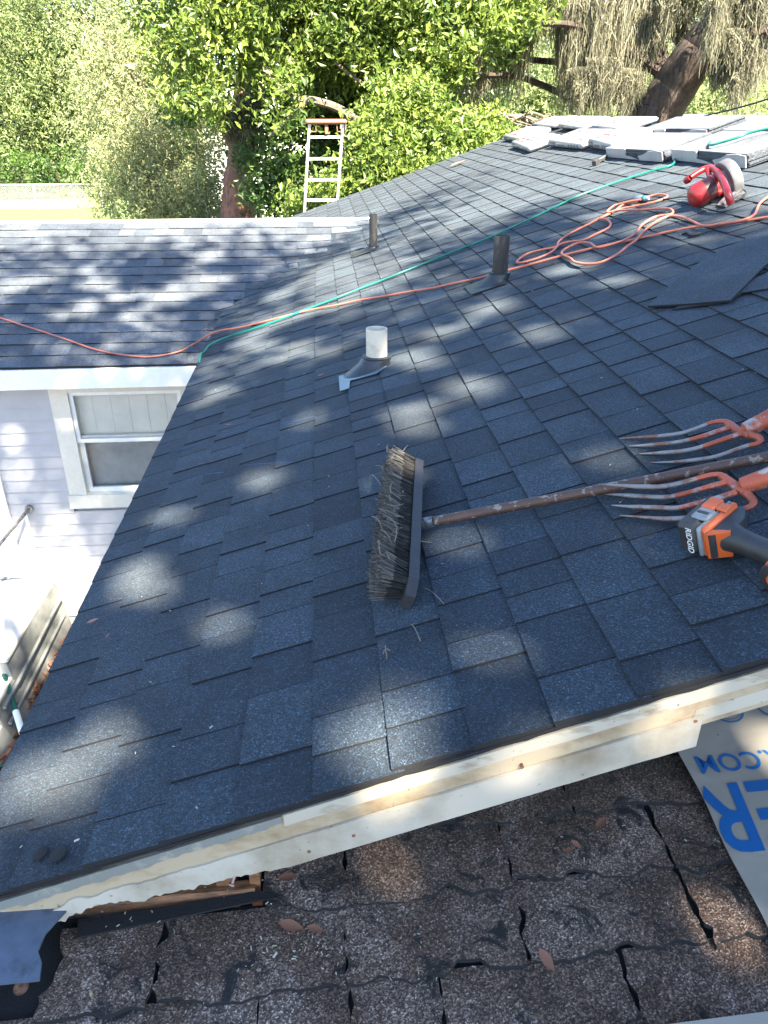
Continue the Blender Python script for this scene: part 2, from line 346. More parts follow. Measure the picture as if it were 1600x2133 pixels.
def glass_mat():
    m, nt, lk, bs = new_mat('window_glass')
    t = nd(nt, 'ShaderNodeBsdfTransparent'); g = nd(nt, 'ShaderNodeBsdfGlossy'); g.inputs['Roughness'].default_value = 0.03
    fr = nd(nt, 'ShaderNodeFresnel', i_IOR=1.5); ad = nd(nt, 'ShaderNodeMath', operation='ADD'); ad.inputs[1].default_value = 0.0; lk.new(fr.outputs[0], ad.inputs[0])
    mx = nd(nt, 'ShaderNodeMixShader'); lk.new(ad.outputs[0], mx.inputs[0]); lk.new(t.outputs[0], mx.inputs[1]); lk.new(g.outputs[0], mx.inputs[2])
    lk.new(mx.outputs[0], nt['Material Output'].inputs[0]); return m
M['glass'] = glass_mat()

# ------------------------------------------------------------------ ground
fan('ground', [(-250, -60, GZ), (250, -60, GZ), (250, 300, GZ), (-250, 300, GZ)], [(0, 1, 2, 3)], M['ground'], kind='structure')

# ------------------------------------------------------------------ the house
house = thing('house', 'low lavender-sided house with dark shingle roofs in the foreground', 'house', (0, 1.2, GZ))
RIDGE = R(RIDGE_U, 0, 0)
# main roof deck: west slope, east slope
mb = MB()
eu = -1.076
def slab(mb, pts, th, m=0):   # pts ccw from above, vertical thickness
    lo = [Vector(p)-Vector((0, 0, th)) for p in pts]; mb.hexa([*lo, *[Vector(p) for p in pts]], m)
slab(mb, [R(eu, V0+.016, -.006), R(RIDGE_U, V0+.016, -.006), R(RIDGE_U, V1-.016, -.006), R(eu, V1-.016, -.006)], 0.05)
rx, rz = RIDGE.x, R(RIDGE_U, 0, -.006).z
slab(mb, [(rx, V0+.016, rz), (rx+3.4, V0+.016, rz-3.4/3), (rx+3.4, V1-.016, rz-3.4/3), (rx, V1-.016, rz)], 0.05)
main_roof = mb.build('main_roof', [M['deck']], house)
# shingles of the main slope ------------------------------------------------
EXP = 0.143
def Pm(u, v, h):
    p = R(u, v, h)
    if p.x > EAVE_X-0.03 and WY0 < p.y < 2*WRY-WY0:
        zw = zwing(p.y) if p.y < WRY else 2*WRZ-zwing(p.y)
        zz = zmain(p.x)+h/math.cos(SL); kk_ = 0.10*max(0.0, min(1.0, (p.x-EAVE_X-.05)/.45))+.0005; p.z = smax(zz, zw+h, kk_) if p.x > EAVE_X+.02 else zz
    return p
def hidden_main(u, v, vl=0):
    p = R(u, v, 0)
    if not (WY0 < p.y < 2*WRY-WY0): return False
    zw = zwing(p.y) if p.y < WRY else WRZ-WS*(p.y-WRY)
    return zw > p.z+0.05
def proj(p):
    p = Vector(p); d = p.dot(_F)
    return (CX+FPX*p.dot(_r)/d, CY-FPX*p.dot(_U)/d) if d > 0.05 else None
def piece(P, u0, v0, v1, hb, jit, tone, ncut=1, length=EXP+0.022):
    """one shingle tab: tilted slab, butt edge at u0"""
    mbp = MB(); drop = 0.0062/EXP; vs = []
    ns = ncut
    us = [u0+jit[0], u0+jit[1]]
    top0 = []; top1 = []; bot0 = []
    for i in range(ns+1):
        f = i/ns; v = v0+(v1-v0)*f; ub = us[0]*(1-f)+us[1]*f
        w = jit[2]*math.sin(f*3.1)+jit[3]*f
        top0.append(P(ub, v, hb+w)); top1.append(P(u0+length, v, hb-drop*length+.5*w)); bot0.append(P(ub, v, -0.004))
    n = ns+1; vs = top0+top1+bot0
    fs = []; ms = []
    for i in range(ns):
        fs.append((i, i+n, i+n+1, i+1)[::-1]); ms.append(0)
        fs.append((2*n+i, 2*n+i+1, i+1, i)[::-1]); ms.append(1)
    a = len(vs); vs += [P(u0+length, v0, -0.006), P(u0+length, v1, -0.006)]
    fs.append((2*n, a, n, 0)[::-1]); ms.append(1); fs.append((2*n+ns, ns, n+ns, a+1)[::-1]); ms.append(1)
    return vs, fs, ms, tone
# which way is 'up' for those faces is settled here once
def area_px(vs4):
    q = [proj(p) for p in vs4]
    if any(a is None for a in q): return 0
    A = abs(sum(q[i][0]*q[(i+1) % 4][1]-q[(i+1) % 4][0]*q[i][1] for i in range(4)))/2
    cx_ = sum(a[0] for a in q)/4; cy_ = sum(a[1] for a in q)/4
    return A if (-20 < cx_ < 1620 and -20 < cy_ < 2150) else 0
def lay(P, ncourse, u_start, vlo, vhi, hide, seed, wmin=0.085, wmax=0.20, edge_jit=0.006):
    rr = random.Random(seed); out = []
    for k in range(ncourse):
        u0 = u_start+k*EXP; lo = vlo(u0); hi = vhi(u0)
        v = lo+rr.uniform(-edge_jit, edge_jit); tooth = rr.random() < .5; shingle_tone = rr.random(); left = rr.uniform(.3, 1.0)
        first = True
        while v < hi-0.04:
            w = rr.uniform(wmin, wmax)
            if v+w > hi-0.05: w = hi-v+rr.uniform(0, edge_jit)
            hb = (0.0108 if tooth else 0.0094)+rr.uniform(-.0005, .0005)
            left -= w
            if left < 0: left = 1.0; shingle_tone = rr.random()
            t = min(1, max(0, 0.35*shingle_tone+0.75*rr.random()+(0.04 if tooth else -0.12)))
            jit = (rr.uniform(-.0015, .0015), rr.uniform(-.0015, .0015), rr.uniform(-.0008, .0012), rr.uniform(-.0034, -.0018))
            if not hide(u0+.07, v+w/2, v):
                g = 0.0007
                out.append((P, u0, v+g, v+w-g, hb, jit, t))
            v += w; tooth = not tooth; first = False
    return out
def build_pieces(specs, name, fieldname, mats, parent, keep, ncut=2):
    built = [piece(*s, ncut=ncut) for s in specs]
    score = [area_px([b[0][0], b[0][ncut], b[0][2*ncut+1], b[0][ncut+1]]) for b in built]
    order = sorted(range(len(built)), key=lambda i: -score[i]); top = set(order[:keep])
    for i in order[:keep]:
        vs, fs, ms, t = built[i]; fan(name, [tuple(v) for v in vs], [f[::-1] for f in fs], mats, parent, [t]*len(fs), False, ms)
    f = MB()
    for i, (vs, fs, ms, t) in enumerate(built):
        if i in top: continue
        b = len(f.V); f.V += [tuple(v) for v in vs]; f.F += [tuple(b+j for j in q[::-1]) for q in fs]; f.M += ms; f.T += [t]*len(fs)
    o = f.build(fieldname, mats, parent); o['kind'] = 'stuff'
    return o
specs = lay(Pm, 26, -1.088, lambda u: V0-0.004, lambda u: V1+0.004, hidden_main, 3)
build_pieces(specs, 'shingle', 'shingle_field', [M['shingle'], M['asphalt']], main_roof, 300)
# east slope shingles (one plain field) and ridge caps
mb = MB()
for k in range(24):
    a = k*EXP; b = a+EXP
    mb.hexa([(rx+a, V0, rz-a/3-.012), (rx+b, V0, rz-b/3-.012), (rx+b, V1, rz-b/3-.012), (rx+a, V1, rz-a/3-.012),
             (rx+a, V0, rz-a/3+.001), (rx+b, V0, rz-b/3+.008), (rx+b, V1, rz-b/3+.008), (rx+a, V1, rz-a/3+.001)], 0, rnd.random())
mb.build('far_slope_shingles', [M['shingle']], main_roof)['kind'] = 'stuff'
v = V0
while v < V1-.1:
    mb = MB(); w = .16; t = rnd.random(); h0, h1 = 0.016, 0.006
    A = [R(RIDGE_U-.14, v, .012+h0*.3), R(RIDGE_U, v, .006+h0), Vector((rx+.14, v, rz-.14/3+.024))]
    B = [R(RIDGE_U-.14, v+w, .008), R(RIDGE_U, v+w, .006+h1), Vector((rx+.14, v+w, rz-.14/3+.012))]
    dn = Vector((0, 0, -.008))
    mb.add([*A, *B, *[p+dn for p in A]], [(0, 3, 4, 1)[::-1], (1, 4, 5, 2)[::-1], (0, 1, 7, 6), (1, 2, 8, 7)], 0, t)
    mb.build('ridge_cap_shingle', [M['shingle']], main_roof); v += w-.01

# wing roof ------------------------------------------------------------------
mb = MB(); XW0 = -5.6
slab(mb, [(XW0, WY0, zwing(WY0)-.006), (EAVE_X-.004, WY0, zwing(WY0)-.006), (EAVE_X-.004, WRY, WRZ-.006), (XW0, WRY, WRZ-.006)], 0.05)
slab(mb, [(XW0, WRY, WRZ-.006), (EAVE_X-.004, WRY, WRZ-.006), (EAVE_X-.004, 2*WRY-WY0, zwing(WY0)-.006), (XW0, 2*WRY-WY0, zwing(WY0)-.006)], 0.05)
wing_roof = mb.build('wing_roof', [M['deck']], house)
def Pw(s, x, h):
    Y = WY0+s*WC; z = zwing(Y)+h/WC; p = Vector((x, Y-h*WS*WC, z))
    if x > EAVE_X and zmain(x)+h-z < .04:
        p.z = smax(z, zmain(x)+h, 0.10*max(0.0, min(1.0, (x-EAVE_X-.05)/.45))+.0005)
    return p
def hidden_wing(s, x, xl):
    if xl < EAVE_X: return False
    return zmain(xl) > zwing(WY0+s*WC)+0.004
specs = lay(Pw, 16, -.012, lambda s: XW0, lambda s: 0.75, hidden_wing, 5, 0.12, 0.26, .01)
specs = [(P, u0, a, b, hb, jit, t) for (P, u0, a, b, hb, jit, t) in specs]
f = MB()
for s_ in specs:
    vs, fs, ms, t = piece(*s_, ncut=2); b = len(f.V); f.V += [tuple(v) for v in vs]; f.F += [tuple(b+j for j in q) for q in fs]; f.M += ms; f.T += [t]*len(fs)
f.build('wing_shingle_field', [M['wingshingle'], M['asphalt']], wing_roof)['kind'] = 'stuff'
x = XW0
mb = MB()
mb.hexa([(XW0, WRY-.03, WRZ-.022), (.5, WRY-.03, WRZ-.022), (.5, WRY+.12, WRZ-.03), (XW0, WRY+.12, WRZ-.03), (XW0, WRY-.03, WRZ-.002), (.5, WRY-.03, WRZ-.002), (.5, WRY+.03, WRZ+.012), (XW0, WRY+.03, WRZ+.012)], 0, .95)
mb.build('ridge_vent', [M['white']], wing_roof)

# walls ----------------------------------------------------------------------
WW = 5.30                                                      # face of the wing wall
mb = MB()
WT = zwing(WY0)-.03
mb.aabox((XW0+.2, WW+.02, -3.58), (-1.80, WW+.12, WT)); mb.aabox((-1.02, WW+.02, -3.58), (EAVE_X+.35, WW+.12, WT)); mb.aabox((-1.80, WW+.02, -3.58), (-1.02, WW+.12, -2.50)); mb.aabox((-1.80, WW+.02, -1.71), (-1.02, WW+.12, WT))
mb.aabox((-1.85, WW+.121, -2.55), (-.97, WW+.14, -1.66))
mb.aabox((XW0+.2, WW+.12, -3.58), (XW0+.3, 2*WRY-WY0-.3, WT))
mb.aabox((XW0+.2, 2*WRY-WY0-.35, -3.58), (EAVE_X+.35, 2*WRY-WY0-.25, WT))
wing_wall = mb.build('wing_wall', [M['siding']], house)
WX0, WX1, WZ1_, WZ0_ = -1.92, -.90, -1.605, -2.60               # window trim outer box
z = -3.575
while z < WT-.01:
    z1 = min(z+.0925, WT)
    spans = [(XW0+.18, -.36)]
    if z1 > WZ0_+.002 and z < WZ1_-.002: spans = [(XW0+.18, WX0+.004), (WX1-.004, -.36)]
    for a, b in spans:
        mb = MB(); j = rnd.uniform(-.0015, .0015)
        mb.hexa([(a, WW-.014+j, z), (b, WW-.014+j, z), (b, WW+.022, z), (a, WW+.022, z), (a, WW-.002, z1+.01), (b, WW-.002, z1+.01), (b, WW+.022, z1+.01), (a, WW+.022, z1+.01)])
        mb.build('siding_board', [M['siding']], wing_wall)
    z += .0925
# foundation blocks under the wall
x = XW0+.2
while x < -.5:
    mb = MB(); mb.bbox((x+.195, WW+.10+rnd.uniform(-.006, .006), -3.71), (.192, 0, 0), (0, .09, 0), (0, 0, .125), .008)
    mb.build('foundation_block', [M['block']], wing_wall); x += .40
# wing eave fascia and soffit
mb = MB(); fz = zwing(WY0)
mb.hexa([(XW0, WY0-.022, fz-.145), (EAVE_X+.2, WY0-.022, fz-.145), (EAVE_X+.2, WY0+.0, fz-.145), (XW0, WY0+.0, fz-.145),
         (XW0, WY0-.022, fz-.012), (EAVE_X+.2, WY0-.022, fz-.012), (EAVE_X+.2, WY0, fz-.012), (XW0, WY0, fz-.012)])
mb.build('eave_fascia', [M['white']], house)
mb = MB(); mb.aabox((XW0, WY0, fz-.14), (EAVE_X+.2, WW+.02, fz-.128)); mb.build('soffit', [M['cream']], house)
# main house body
mb = MB()
mb.aabox((-.40, 1.66, GZ), (-.30, 10.2, zmain(-.40)-.06)); mb.aabox((-.30, 10.1, GZ), (5.7, 10.2, -1.25)); mb.aabox((5.6, 1.66, GZ), (5.7, 10.1, -1.25)); mb.aabox((-.30, 1.66, GZ), (5.6, 1.76, -1.25))
body = mb.build('main_wall', [M['siding']], house)
mb = MB()      # gable triangles
for y in (1.662, 10.1):
    mb = MB(); mb.prism([(-.40, -1.26), (5.7, -1.26), (rx, rz-.06)], (0, y, 0), (1, 0, 0), (0, 0, 1), (0, 1, 0), .09); mb.build('gable_wall', [M['siding']], house)

# window ---------------------------------------------------------------------
win = MB(); yf = WW-.03
win_o = MB().aabox((WX0, yf, WZ1_-.105), (WX1, WW+.03, WZ1_)).build('window', [M['cream']], house)
MB().aabox((WX0, yf+.002, WZ0_+.105), (WX0+.125, WW+.03, WZ1_-.106)).build('side_trim', [M['cream']], win_o)
MB().aabox((WX1-.125, yf+.002, WZ0_+.105), (WX1, WW+.03, WZ1_-.106)).build('side_trim', [M['cream']], win_o)
MB().aabox((WX0-.008, yf-.012, WZ0_), (WX1+.008, WW+.03, WZ0_+.104)).build('sill', [M['cream']], win_o)
gx0, gx1 = WX0+.126, WX1-.126; gz1, gz0 = WZ1_-.107, WZ0_+.105; gm = -2.07
def sash(z0, z1, y, w, name):
    m_ = MB(); m_.aabox((gx0, y, z1-w), (gx1, y+.03, z1)); m_.aabox((gx0, y, z0), (gx1, y+.03, z0+w)); m_.aabox((gx0, y, z0+w), (gx0+w, y+.03, z1-w)); m_.aabox((gx1-w, y, z0+w), (gx1, y+.03, z1-w))
    o = m_.build(name, [M['white']], win_o)
    MB().aabox((gx0+w, y+.012, z0+w), (gx1-w, y+.016, z1-w)).build('pane', [M['glass']], o)
sash(gm-.02, gz1, WW-.008, .026, 'upper_sash'); sash(gz0, gm+.02, WW+.024, .034, 'lower_sash')
for k in range(6):
    a = gx0+(gx1-gx0)*k/6; b = gx0+(gx1-gx0)*(k+1)/6-.004; m_ = MB()
    m_.hexa([(a, WW+.075, gm-.06), (b, WW+.085, gm-.06), (b, WW+.088, gm-.06), (a, WW+.078, gm-.06), (a, WW+.075, gz1), (b, WW+.085, gz1), (b, WW+.088, gz1), (a, WW+.078, gz1)])
    m_.build('blind_panel', [M['curtain']], win_o)

MB().aabox((gx0, WW+.108, gz0), (gx1, WW+.114, gz1)).build('inner_curtain', [simple('dim_curtain', (0.40, 0.41, 0.40), 0.8, var=0.2, scale=6)], win_o)
# door trim beyond the steps, at the left of the wall
mb = MB(); mb.aabox((-2.50, WW-.03, -3.18), (-2.38, WW+.03, -1.62)); mb.aabox((-3.5, WW-.03, -3.18), (-3.38, WW+.03, -1.62)); mb.aabox((-3.38, WW-.028, -1.72), (-2.5, WW+.03, -1.622))
door_o = mb.build('door_frame', [M['white']], house)
MB().aabox((-3.38, WW-.016, -3.18), (-2.5, WW+.01, -1.72)).build('door', [M['white']], door_o)

# rake trim ------------------------------------------------------------------
def rstrip(mb, xa, xb, y0, y1, dt, db, n=1, rag=None, m=0):
    """strip following the rake: x from xa to xb, dt/db below the roof line"""
    for i in range(n):
        a = xa+(xb-xa)*i/n; b = xa+(xb-xa)*(i+1)/n
        da = db+(rag(a) if rag else 0); dbb = db+(rag(b) if rag else 0)
        za, zb = zmain(a), zmain(b)
        mb.hexa([(a, y0, za-da), (b, y0, zb-dbb), (b, y1, zb-dbb), (a, y1, za-da), (a, y0, za-dt), (b, y0, zb-dt), (b, y1, zb-dt), (a, y1, za-dt)], m)
XE = rx-.002
def nz(x, s, o=0): return noise.noise(Vector((x*s, o, 3.3)))
mb = MB(); rstrip(mb, -.73, XE, .9475, .990, .003, .010, 160, lambda x: .005*nz(x, 40)+.004*nz(x, 11)); mb.build('old_roofing_edge', [M['asphalt']], house)
mb = MB(); rstrip(mb, -.10, XE, .9485, .953, .016, .043, 60, lambda x: .0025*nz(x, 9)+.0015*nz(x, 31)); mb.build('drip_edge', [M['drip']], house)
mb = MB(); rstrip(mb, -.73, -.104, .950, .954, .019, .041, 90, lambda x: .008*nz(x, 22)+.006*nz(x, 60)); mb.build('bare_drip_edge', [M['dripold']], house)
mb = MB(); rstrip(mb, -.62, XE, .9535, .975, .020, .105, 60); mb.build('frieze_board', [M['frieze']], house)
def torn(x):
    t = max(0, min(1, (x+.66)/.56)); return -.060*(1-t)**1.0+(.022*nz(x, 11)+.018*nz(x, 34)+.010*nz(x, 95))*(1-t)**.4
def torntop(x):
    t = max(0, min(1, (x+.66)/.50)); return (.014*nz(x, 19, 7)+.012*nz(x, 55, 7))*(1-t)-.010*(1-t)
mb = MB(); n_ = 150
for k in range(n_):
    a = -.64+(.594)*k/n_; b = -.64+(.594)*(k+1)/n_
    da, db_ = .146+torn(a), .146+torn(b); ta, tb = .079+torntop(a), .079+torntop(b)
    if da-ta < .006: continue
    za, zb = zmain(a), zmain(b); ya, yb_ = .9475-.004*abs(nz(a, 9, 3)), .9475-.004*abs(nz(b, 9, 3))
    mb.hexa([(a, ya, za-da), (b, yb_, zb-db_), (b, .952, zb-db_), (a, .952, za-da), (a, .949, za-ta), (b, .949, zb-tb), (b, .953, zb-tb), (a, .953, za-ta)])
mb.build('torn_fascia_cover', [M['fascia']], house)
mb = MB(); rstrip(mb, -.046, .612, .9475, .9525, .079, .146, 40, lambda x: .0022*nz(x, 6)+.001*nz(x, 30)); mb.build('fascia_cover', [M['fascia']], house)
mb = MB(); rstrip(mb, .600, XE, .9528, .958, .066, .094, 40, lambda x: .0022*nz(x, 5, 4)); mb.build('fascia_board', [M['fascia']], house)
# nail heads and holes in the trim
for x, dz in ((.60, .085), (.02, .115), (.31, .07), (-.06, .122), (.86, .09)):
    mb = MB(); c = Vector((x, .9465, zmain(x)-dz)); mb.tube([c, c+Vector((0, .012, 0))], [.0035, .003], 8); mb.build('nail_head', [M['rust']], house)
# eave trim of the main slope
mb = MB(); mb.aabox((EAVE_X-.012, .99, zmain(EAVE_X)-.15), (EAVE_X+.008, V1-.02, zmain(EAVE_X)-.012)); mb.build('eave_board', [M['white']], house)
mb = MB(); mb.aabox((EAVE_X+.01, 1.0, zmain(EAVE_X)-.145), (-.40, V1-.02, zmain(EAVE_X)-.135)); mb.build('eave_soffit', [M['cream']], house)

# low porch roof with worn out shingles ---------------------------------------
mb = MB(); lp = [Lp(-1.6, -2.2, -.012), Lp(3.6, -2.2, -.012), Lp(3.6, 1.30, -.012), Lp(-1.6, 1.30, -.012)]
holex = (-.62, -.16)
def lowslab(xa, xb, ya, yb): slab(mb, [Lp(xa, ya, -.012), Lp(xb, ya, -.012), Lp(xb, yb, -.012), Lp(xa, yb, -.012)], .03)
lowslab(-.92, 3.6, -2.2, 1.0); lowslab(holex[1], 3.6, 1.0, 1.66)
porch = mb.build('porch_roof', [M['asphalt']], house)
def tab(xa, xb, yb, yt, seed, mat=M['old'], rag=.010, name='old_shingle', lift=.013, bite=None, leftrag=0):
    rr = random.Random(seed); nx = max(6, int((xb-xa)/.014)); ny = 12; vs = []
    oy = rr.uniform(0, 50); bite = (bite or [])+[(rr.uniform(xa, xb), rr.uniform(.015, .05), rr.uniform(-.006, .016)) for _ in range(3)]
    def edge(t, o, s=26): return noise.noise(Vector((t*s, o+oy, .5)))+.6*noise.noise(Vector((t*s*2.7, o+oy, 4.5)))
    for j in range(ny+1):
        fy = j/ny
        for i in range(nx+1):
            fx = i/nx; X = xa+(xb-xa)*fx; Y = yb+(yt-yb)*fy
            X += (rag*.8+leftrag)*edge(Y, 7)*(1-fx)**6+rag*.8*edge(Y, 13)*fx**6
            d = rag*1.25*edge(X, 21)
            if bite:
                for bx, bw, bd in bite: d += bd*math.exp(-((X-bx)/bw)**4)
            Y += d*(1-fy)**3+LTW*X
            hh = lift*(1-fy)**.8+.0022*edge(X+Y*1.3, 31, 14)+.002
            corner = max(0, abs(fx-.5)*2-.8)*5; hh += lift*.6*edge(X, 51, 9)*(1-fy)**2
            hh += .004*corner*(1-fy)**3*edge(fx, 40, 2)
            vs.append(Lp(X, Y, max(hh, .0005)-.004))
    W_ = nx+1; fs = [(j*W_+i, j*W_+i+1, (j+1)*W_+i+1, (j+1)*W_+i) for j in range(ny) for i in range(nx)]; ms = [0]*len(fs)
    def skirt(ids):
        b = len(vs); vs.extend([vs[i]-Vector((0, 0, .011)) for i in ids])
        for k in range(len(ids)-1): fs.append((ids[k], b+k, b+k+1, ids[k+1])); ms.append(1)
    skirt(list(range(W_))); skirt([(ny-j)*W_ for j in range(ny+1)]); skirt([j*W_+nx for j in range(ny+1)])
    o = fan(name, [tuple(v) for v in vs], fs, [mat, M['asphalt']], porch, None, True, ms)
    return o
sd = 100
def row(cuts, yb, yt, **kw):
    global sd
    for a, b in zip(cuts[:-1], cuts[1:]):
        sd += 1; tab(a+rnd.uniform(-.001, .005), b-rnd.uniform(-.001, .004), yb+rnd.uniform(-.006, .006), yt, sd, **kw)
row([-.158, 0.003, .335, .668, 1.0, 1.333, 1.666, 2.0, 2.4, 2.8], .976, 1.14, bite=None)
row([-.525, -.345, 0.0, .328, .672, 1.0, 1.34, 1.67, 2.0, 2.4], .829, .995, leftrag=.012)
row([-.86, -.50, -.16, .004, .165, .50, .84, 1.17, 1.5, 1.85, 2.2], .682, .842)
row([-.86, -.64], .829, .90)
row([-.9, -.34, 0.0, .33, .67, 1.0, 1.34, 1.67, 2.0], .535, .695)
row([-.9, -.50, -.17, .165, .50, .84, 1.17, 1.5, 1.85], .39, .55)
row([.335-.16, .50, .84, 1.2, 1.6, 2.0], 1.125, 1.26)
row([-.14, .175], 1.125, 1.26)
row([-.14, .17, .50, .84, 1.2, 1.6, 2.0], 1.25, 1.40)
# exposed membrane, plank, return board at the rotten corner
mb = MB(); pts = [(-.75, .905), (-.565, .925), (-.525, .955), (-.50, .99), (-.70, 1.0), (-.75, .99)]
pp = [(-.80, .855), (-.515, .850), (-.520, .88), (-.532, .90), (-.528, .93), (-.515, .95), (-.49, .985), (-.49, 1.01), (-.80, 1.01)]
mb.prism([(a, b+LTW*a) for a, b in pp], (0, 0, zlow(-.6, .93)-.002), (1, 0, 0), (0, 1, LS), (0, 0, 1), .004); mb.build('bare_membrane', [M['membrane']], porch)
def plank(name, xa, xb, ya, yb, z0, z1, m, th=.02, top=None):
    mb = MB(); n = 24
    for i in range(n):
        a = xa+(xb-xa)*i/n; b = xa+(xb-xa)*(i+1)/n; ta = z1+(top(a) if top else 0); tb = z1+(top(b) if top else 0)
        Ya = ya+(yb-ya)*i/n; Yb = ya+(yb-ya)*(i+1)/n
        mb.hexa([(a, Ya, z0), (b, Yb, z0), (b, Yb+th, z0+.01), (a, Ya+th, z0+.01), (a, Ya+.012, ta), (b, Yb+.012, tb), (b, Yb+.012+th, tb), (a, Ya+.012+th, ta)])
    return mb.build(name, [m], house)
plank('exposed_plank', -.605, -.175, 1.000, 1.008, -1.366, -1.346, M['wood'], .02, lambda x: .006*nz(x, 17)-.028*max(0, (-.36-x)/.25))
plank('splintered_plank', -.60, -.38, 1.026, 1.03, -1.36, -1.348, M['rust'], .016, lambda x: .010*nz(x, 30))
mb = MB(); mb.aabox((-.25, 1.03, -1.45), (-.215, 1.07, -1.18)); mb.aabox((-.185, 1.03, -1.45), (-.165, 1.06, -1.20)); mb.build('stud', [M['wood']], house)
mb = MB(); mb.aabox((-.62, 1.06, -1.62), (.2, 1.64, -1.60)); mb.aabox((-.55, 1.40, -1.60), (-.05, 1.42, -1.31)); mb.build('dark_cavity_lining', [M['dark']], house)  # near-black boxes: the cavity's shade is put into their colour
mb = MB()
mb.prism([(-.80, -.03), (-.61, .06), (-.612, -.006), (-.607, -.03), (-.63, -.052), (-.66, -.055), (-.80, -.065)], (0, .962, -1.325), (1, 0, 0), (0, 0, 1), (0, 1, 0), .008); mb.build('return_board', [M['fascia']], house)
mb = MB(); mb.prism([(-.505, .0), (-.50, -.035), (-.17, .012), (-.13, .016), (-.17, .035), (-.20, .028)], (0, .985, zlow(-.3, .985)+.002), (1, 0, 0), (0, 1, LS), (0, 0, 1), .004); mb.build('torn_paper', [M['asphalt']], porch)
def cap_nail(c, col, r, label):
    t = thing('cap_nail', label, 'nail', c); mb = MB(); c = Vector(c)
    mb.tube([c, c+Vector((0, 0, .002)), c+Vector((0, -.001, .004))], [r, r, r*.8], 12); mb.build('cap', [col], t, True)
    mb = MB(); mb.tube([c+Vector((0, 0, .004)), c+Vector((0, 0, .0055))], [.0035, .003], 8); mb.build('head', [M['rust']], t)
M['pinkcap'] = simple('faded_pink_cap', (0.42, 0.30, 0.29), 0.6)
cap_nail(lowp(24, 1925, .012)+Vector((0, -.004, .004)), M['pinkcap'], .016, 'pinkish round cap nail on the white board end, lower left')
cap_nail(lowp(44, 2058, .004), M['rust'], .013, 'rusty cap nail in the blue-grey membrane, lower left corner')
mb = MB(); a = lowp(483, 1842, .02); mb.tube([a, a+Vector((.022, .03, .045))], .0025, 6); mb.tube([a, a+Vector((-.001, -.002, -.002))], [.006, .005], 10)
o = mb.build('loose_nail', [M['pinkcap']]); o['label'] = 'loose pale-headed nail sticking out of the bare plank'; o['category'] = 'nail'

# synthetic underlayment with print -------------------------------------------
ul = thing('underlayment_sheet', 'pale grey roofing underlayment with blue print on the brown shingles', 'underlayment', Lp(.79, .6))
def sheet(xl, xr, y0, y1, h, name, edge=None):
    nx, ny = 24, 40; vs = []
    for j in range(ny+1):
        for i in range(nx+1):
            Y = y0+(y1-y0)*j/ny; X = xl(Y)+(xr-xl(Y))*(i/nx); YY = Y+LTW*(X-.8)
            vs.append(Lp(X, YY, h))
    W_ = nx+1; n0 = len(vs); vs += [v-Vector((0, 0, .0016)) for v in vs]
    fs = [(j*W_+i, j*W_+i+1, (j+1)*W_+i+1, (j+1)*W_+i) for j in range(ny) for i in range(nx)]
    rim = [i for i in range(W_)]+[j*W_+nx for j in range(1, ny+1)]+[ny*W_+i for i in range(nx-1, -1, -1)]+[j*W_ for j in range(ny-1, 0, -1)]
    fs += [(rim[k], n0+rim[k], n0+rim[(k+1) % len(rim)], rim[(k+1) % len(rim)]) for k in range(len(rim))]
    return fan(name, [tuple(v) for v in vs], fs, M['sheet'], ul if name == 'sheet' else None, None, True)
SH = .024
sheet(lambda Y: .787+.0025*math.sin(Y*23), 2.4, .45, 1.62, SH, 'sheet')
def text(s, X, Y, size, mat, name, shear=0.0, bold=0.0, sx=1.0, rot=math.pi):
    """flat print on the sheet; X, Y = anchor (left of baseline as printed)"""
    cu = bpy.data.curves.new(name, 'FONT'); cu.body = s; cu.size = size; cu.shear = shear; cu.offset = bold; cu.resolution_u = 4
    ob = bpy.data.objects.new('tmp', cu); COL.objects.link(ob)
    dg = bpy.context.evaluated_depsgraph_get(); me = bpy.data.meshes.new_from_object(ob.evaluated_get(dg))
    bpy.data.objects.remove(ob); c, s_ = math.cos(rot), math.sin(rot)
    V = [(X+(v.co.x*sx*c-v.co.y*s_), Y+(v.co.x*sx*s_+v.co.y*c)) for v in me.vertices]
    F = [tuple(p.vertices) for p in me.polygons]; bpy.data.meshes.remove(me)
    keep = [all(V[i][0] > .788 for i in f) for f in F]
    return fan(name, [tuple(Lp(a, b+LTW*(a-.8), SH+.0012)) for a, b in V], [f for f, k in zip(F, keep) if k], mat, ul)
# glyphs drawn as polygons on a fine strip grid so that they end cleanly at the sheet's edge
def ringpoly(cx_, cy_, r, w, mat, name, a0=0, a1=360, sx=1.0, n=40):
    vs = []; fs = []
    for k in range(n+1):
        a = math.radians(a0+(a1-a0)*k/n); X = cx_+r*sx*math.cos(a); X2 = cx_+(r-w)*sx*math.cos(a)
        vs += [(max(X, .789), cy_+r*math.sin(a)), (max(X2, .789), cy_+(r-w)*math.sin(a))]
    for k in range(n): fs.append((2*k, 2*k+1, 2*k+3, 2*k+2)[::-1])
    fs = [f for f in fs if max(vs[i][0] for i in f) > .7895]
    return fan(name, [tuple(Lp(a, b+LTW*(a-.8), SH+.0012)) for a, b in vs], fs, mat, ul)
def poly(pts, mat, name):
    pts = [(max(a, .789), b) for a, b in pts]
    return fan(name, [tuple(Lp(a, b+LTW*(a-.8), SH+.0012)) for a, b in pts], [tuple(range(len(pts)))], mat, ul)
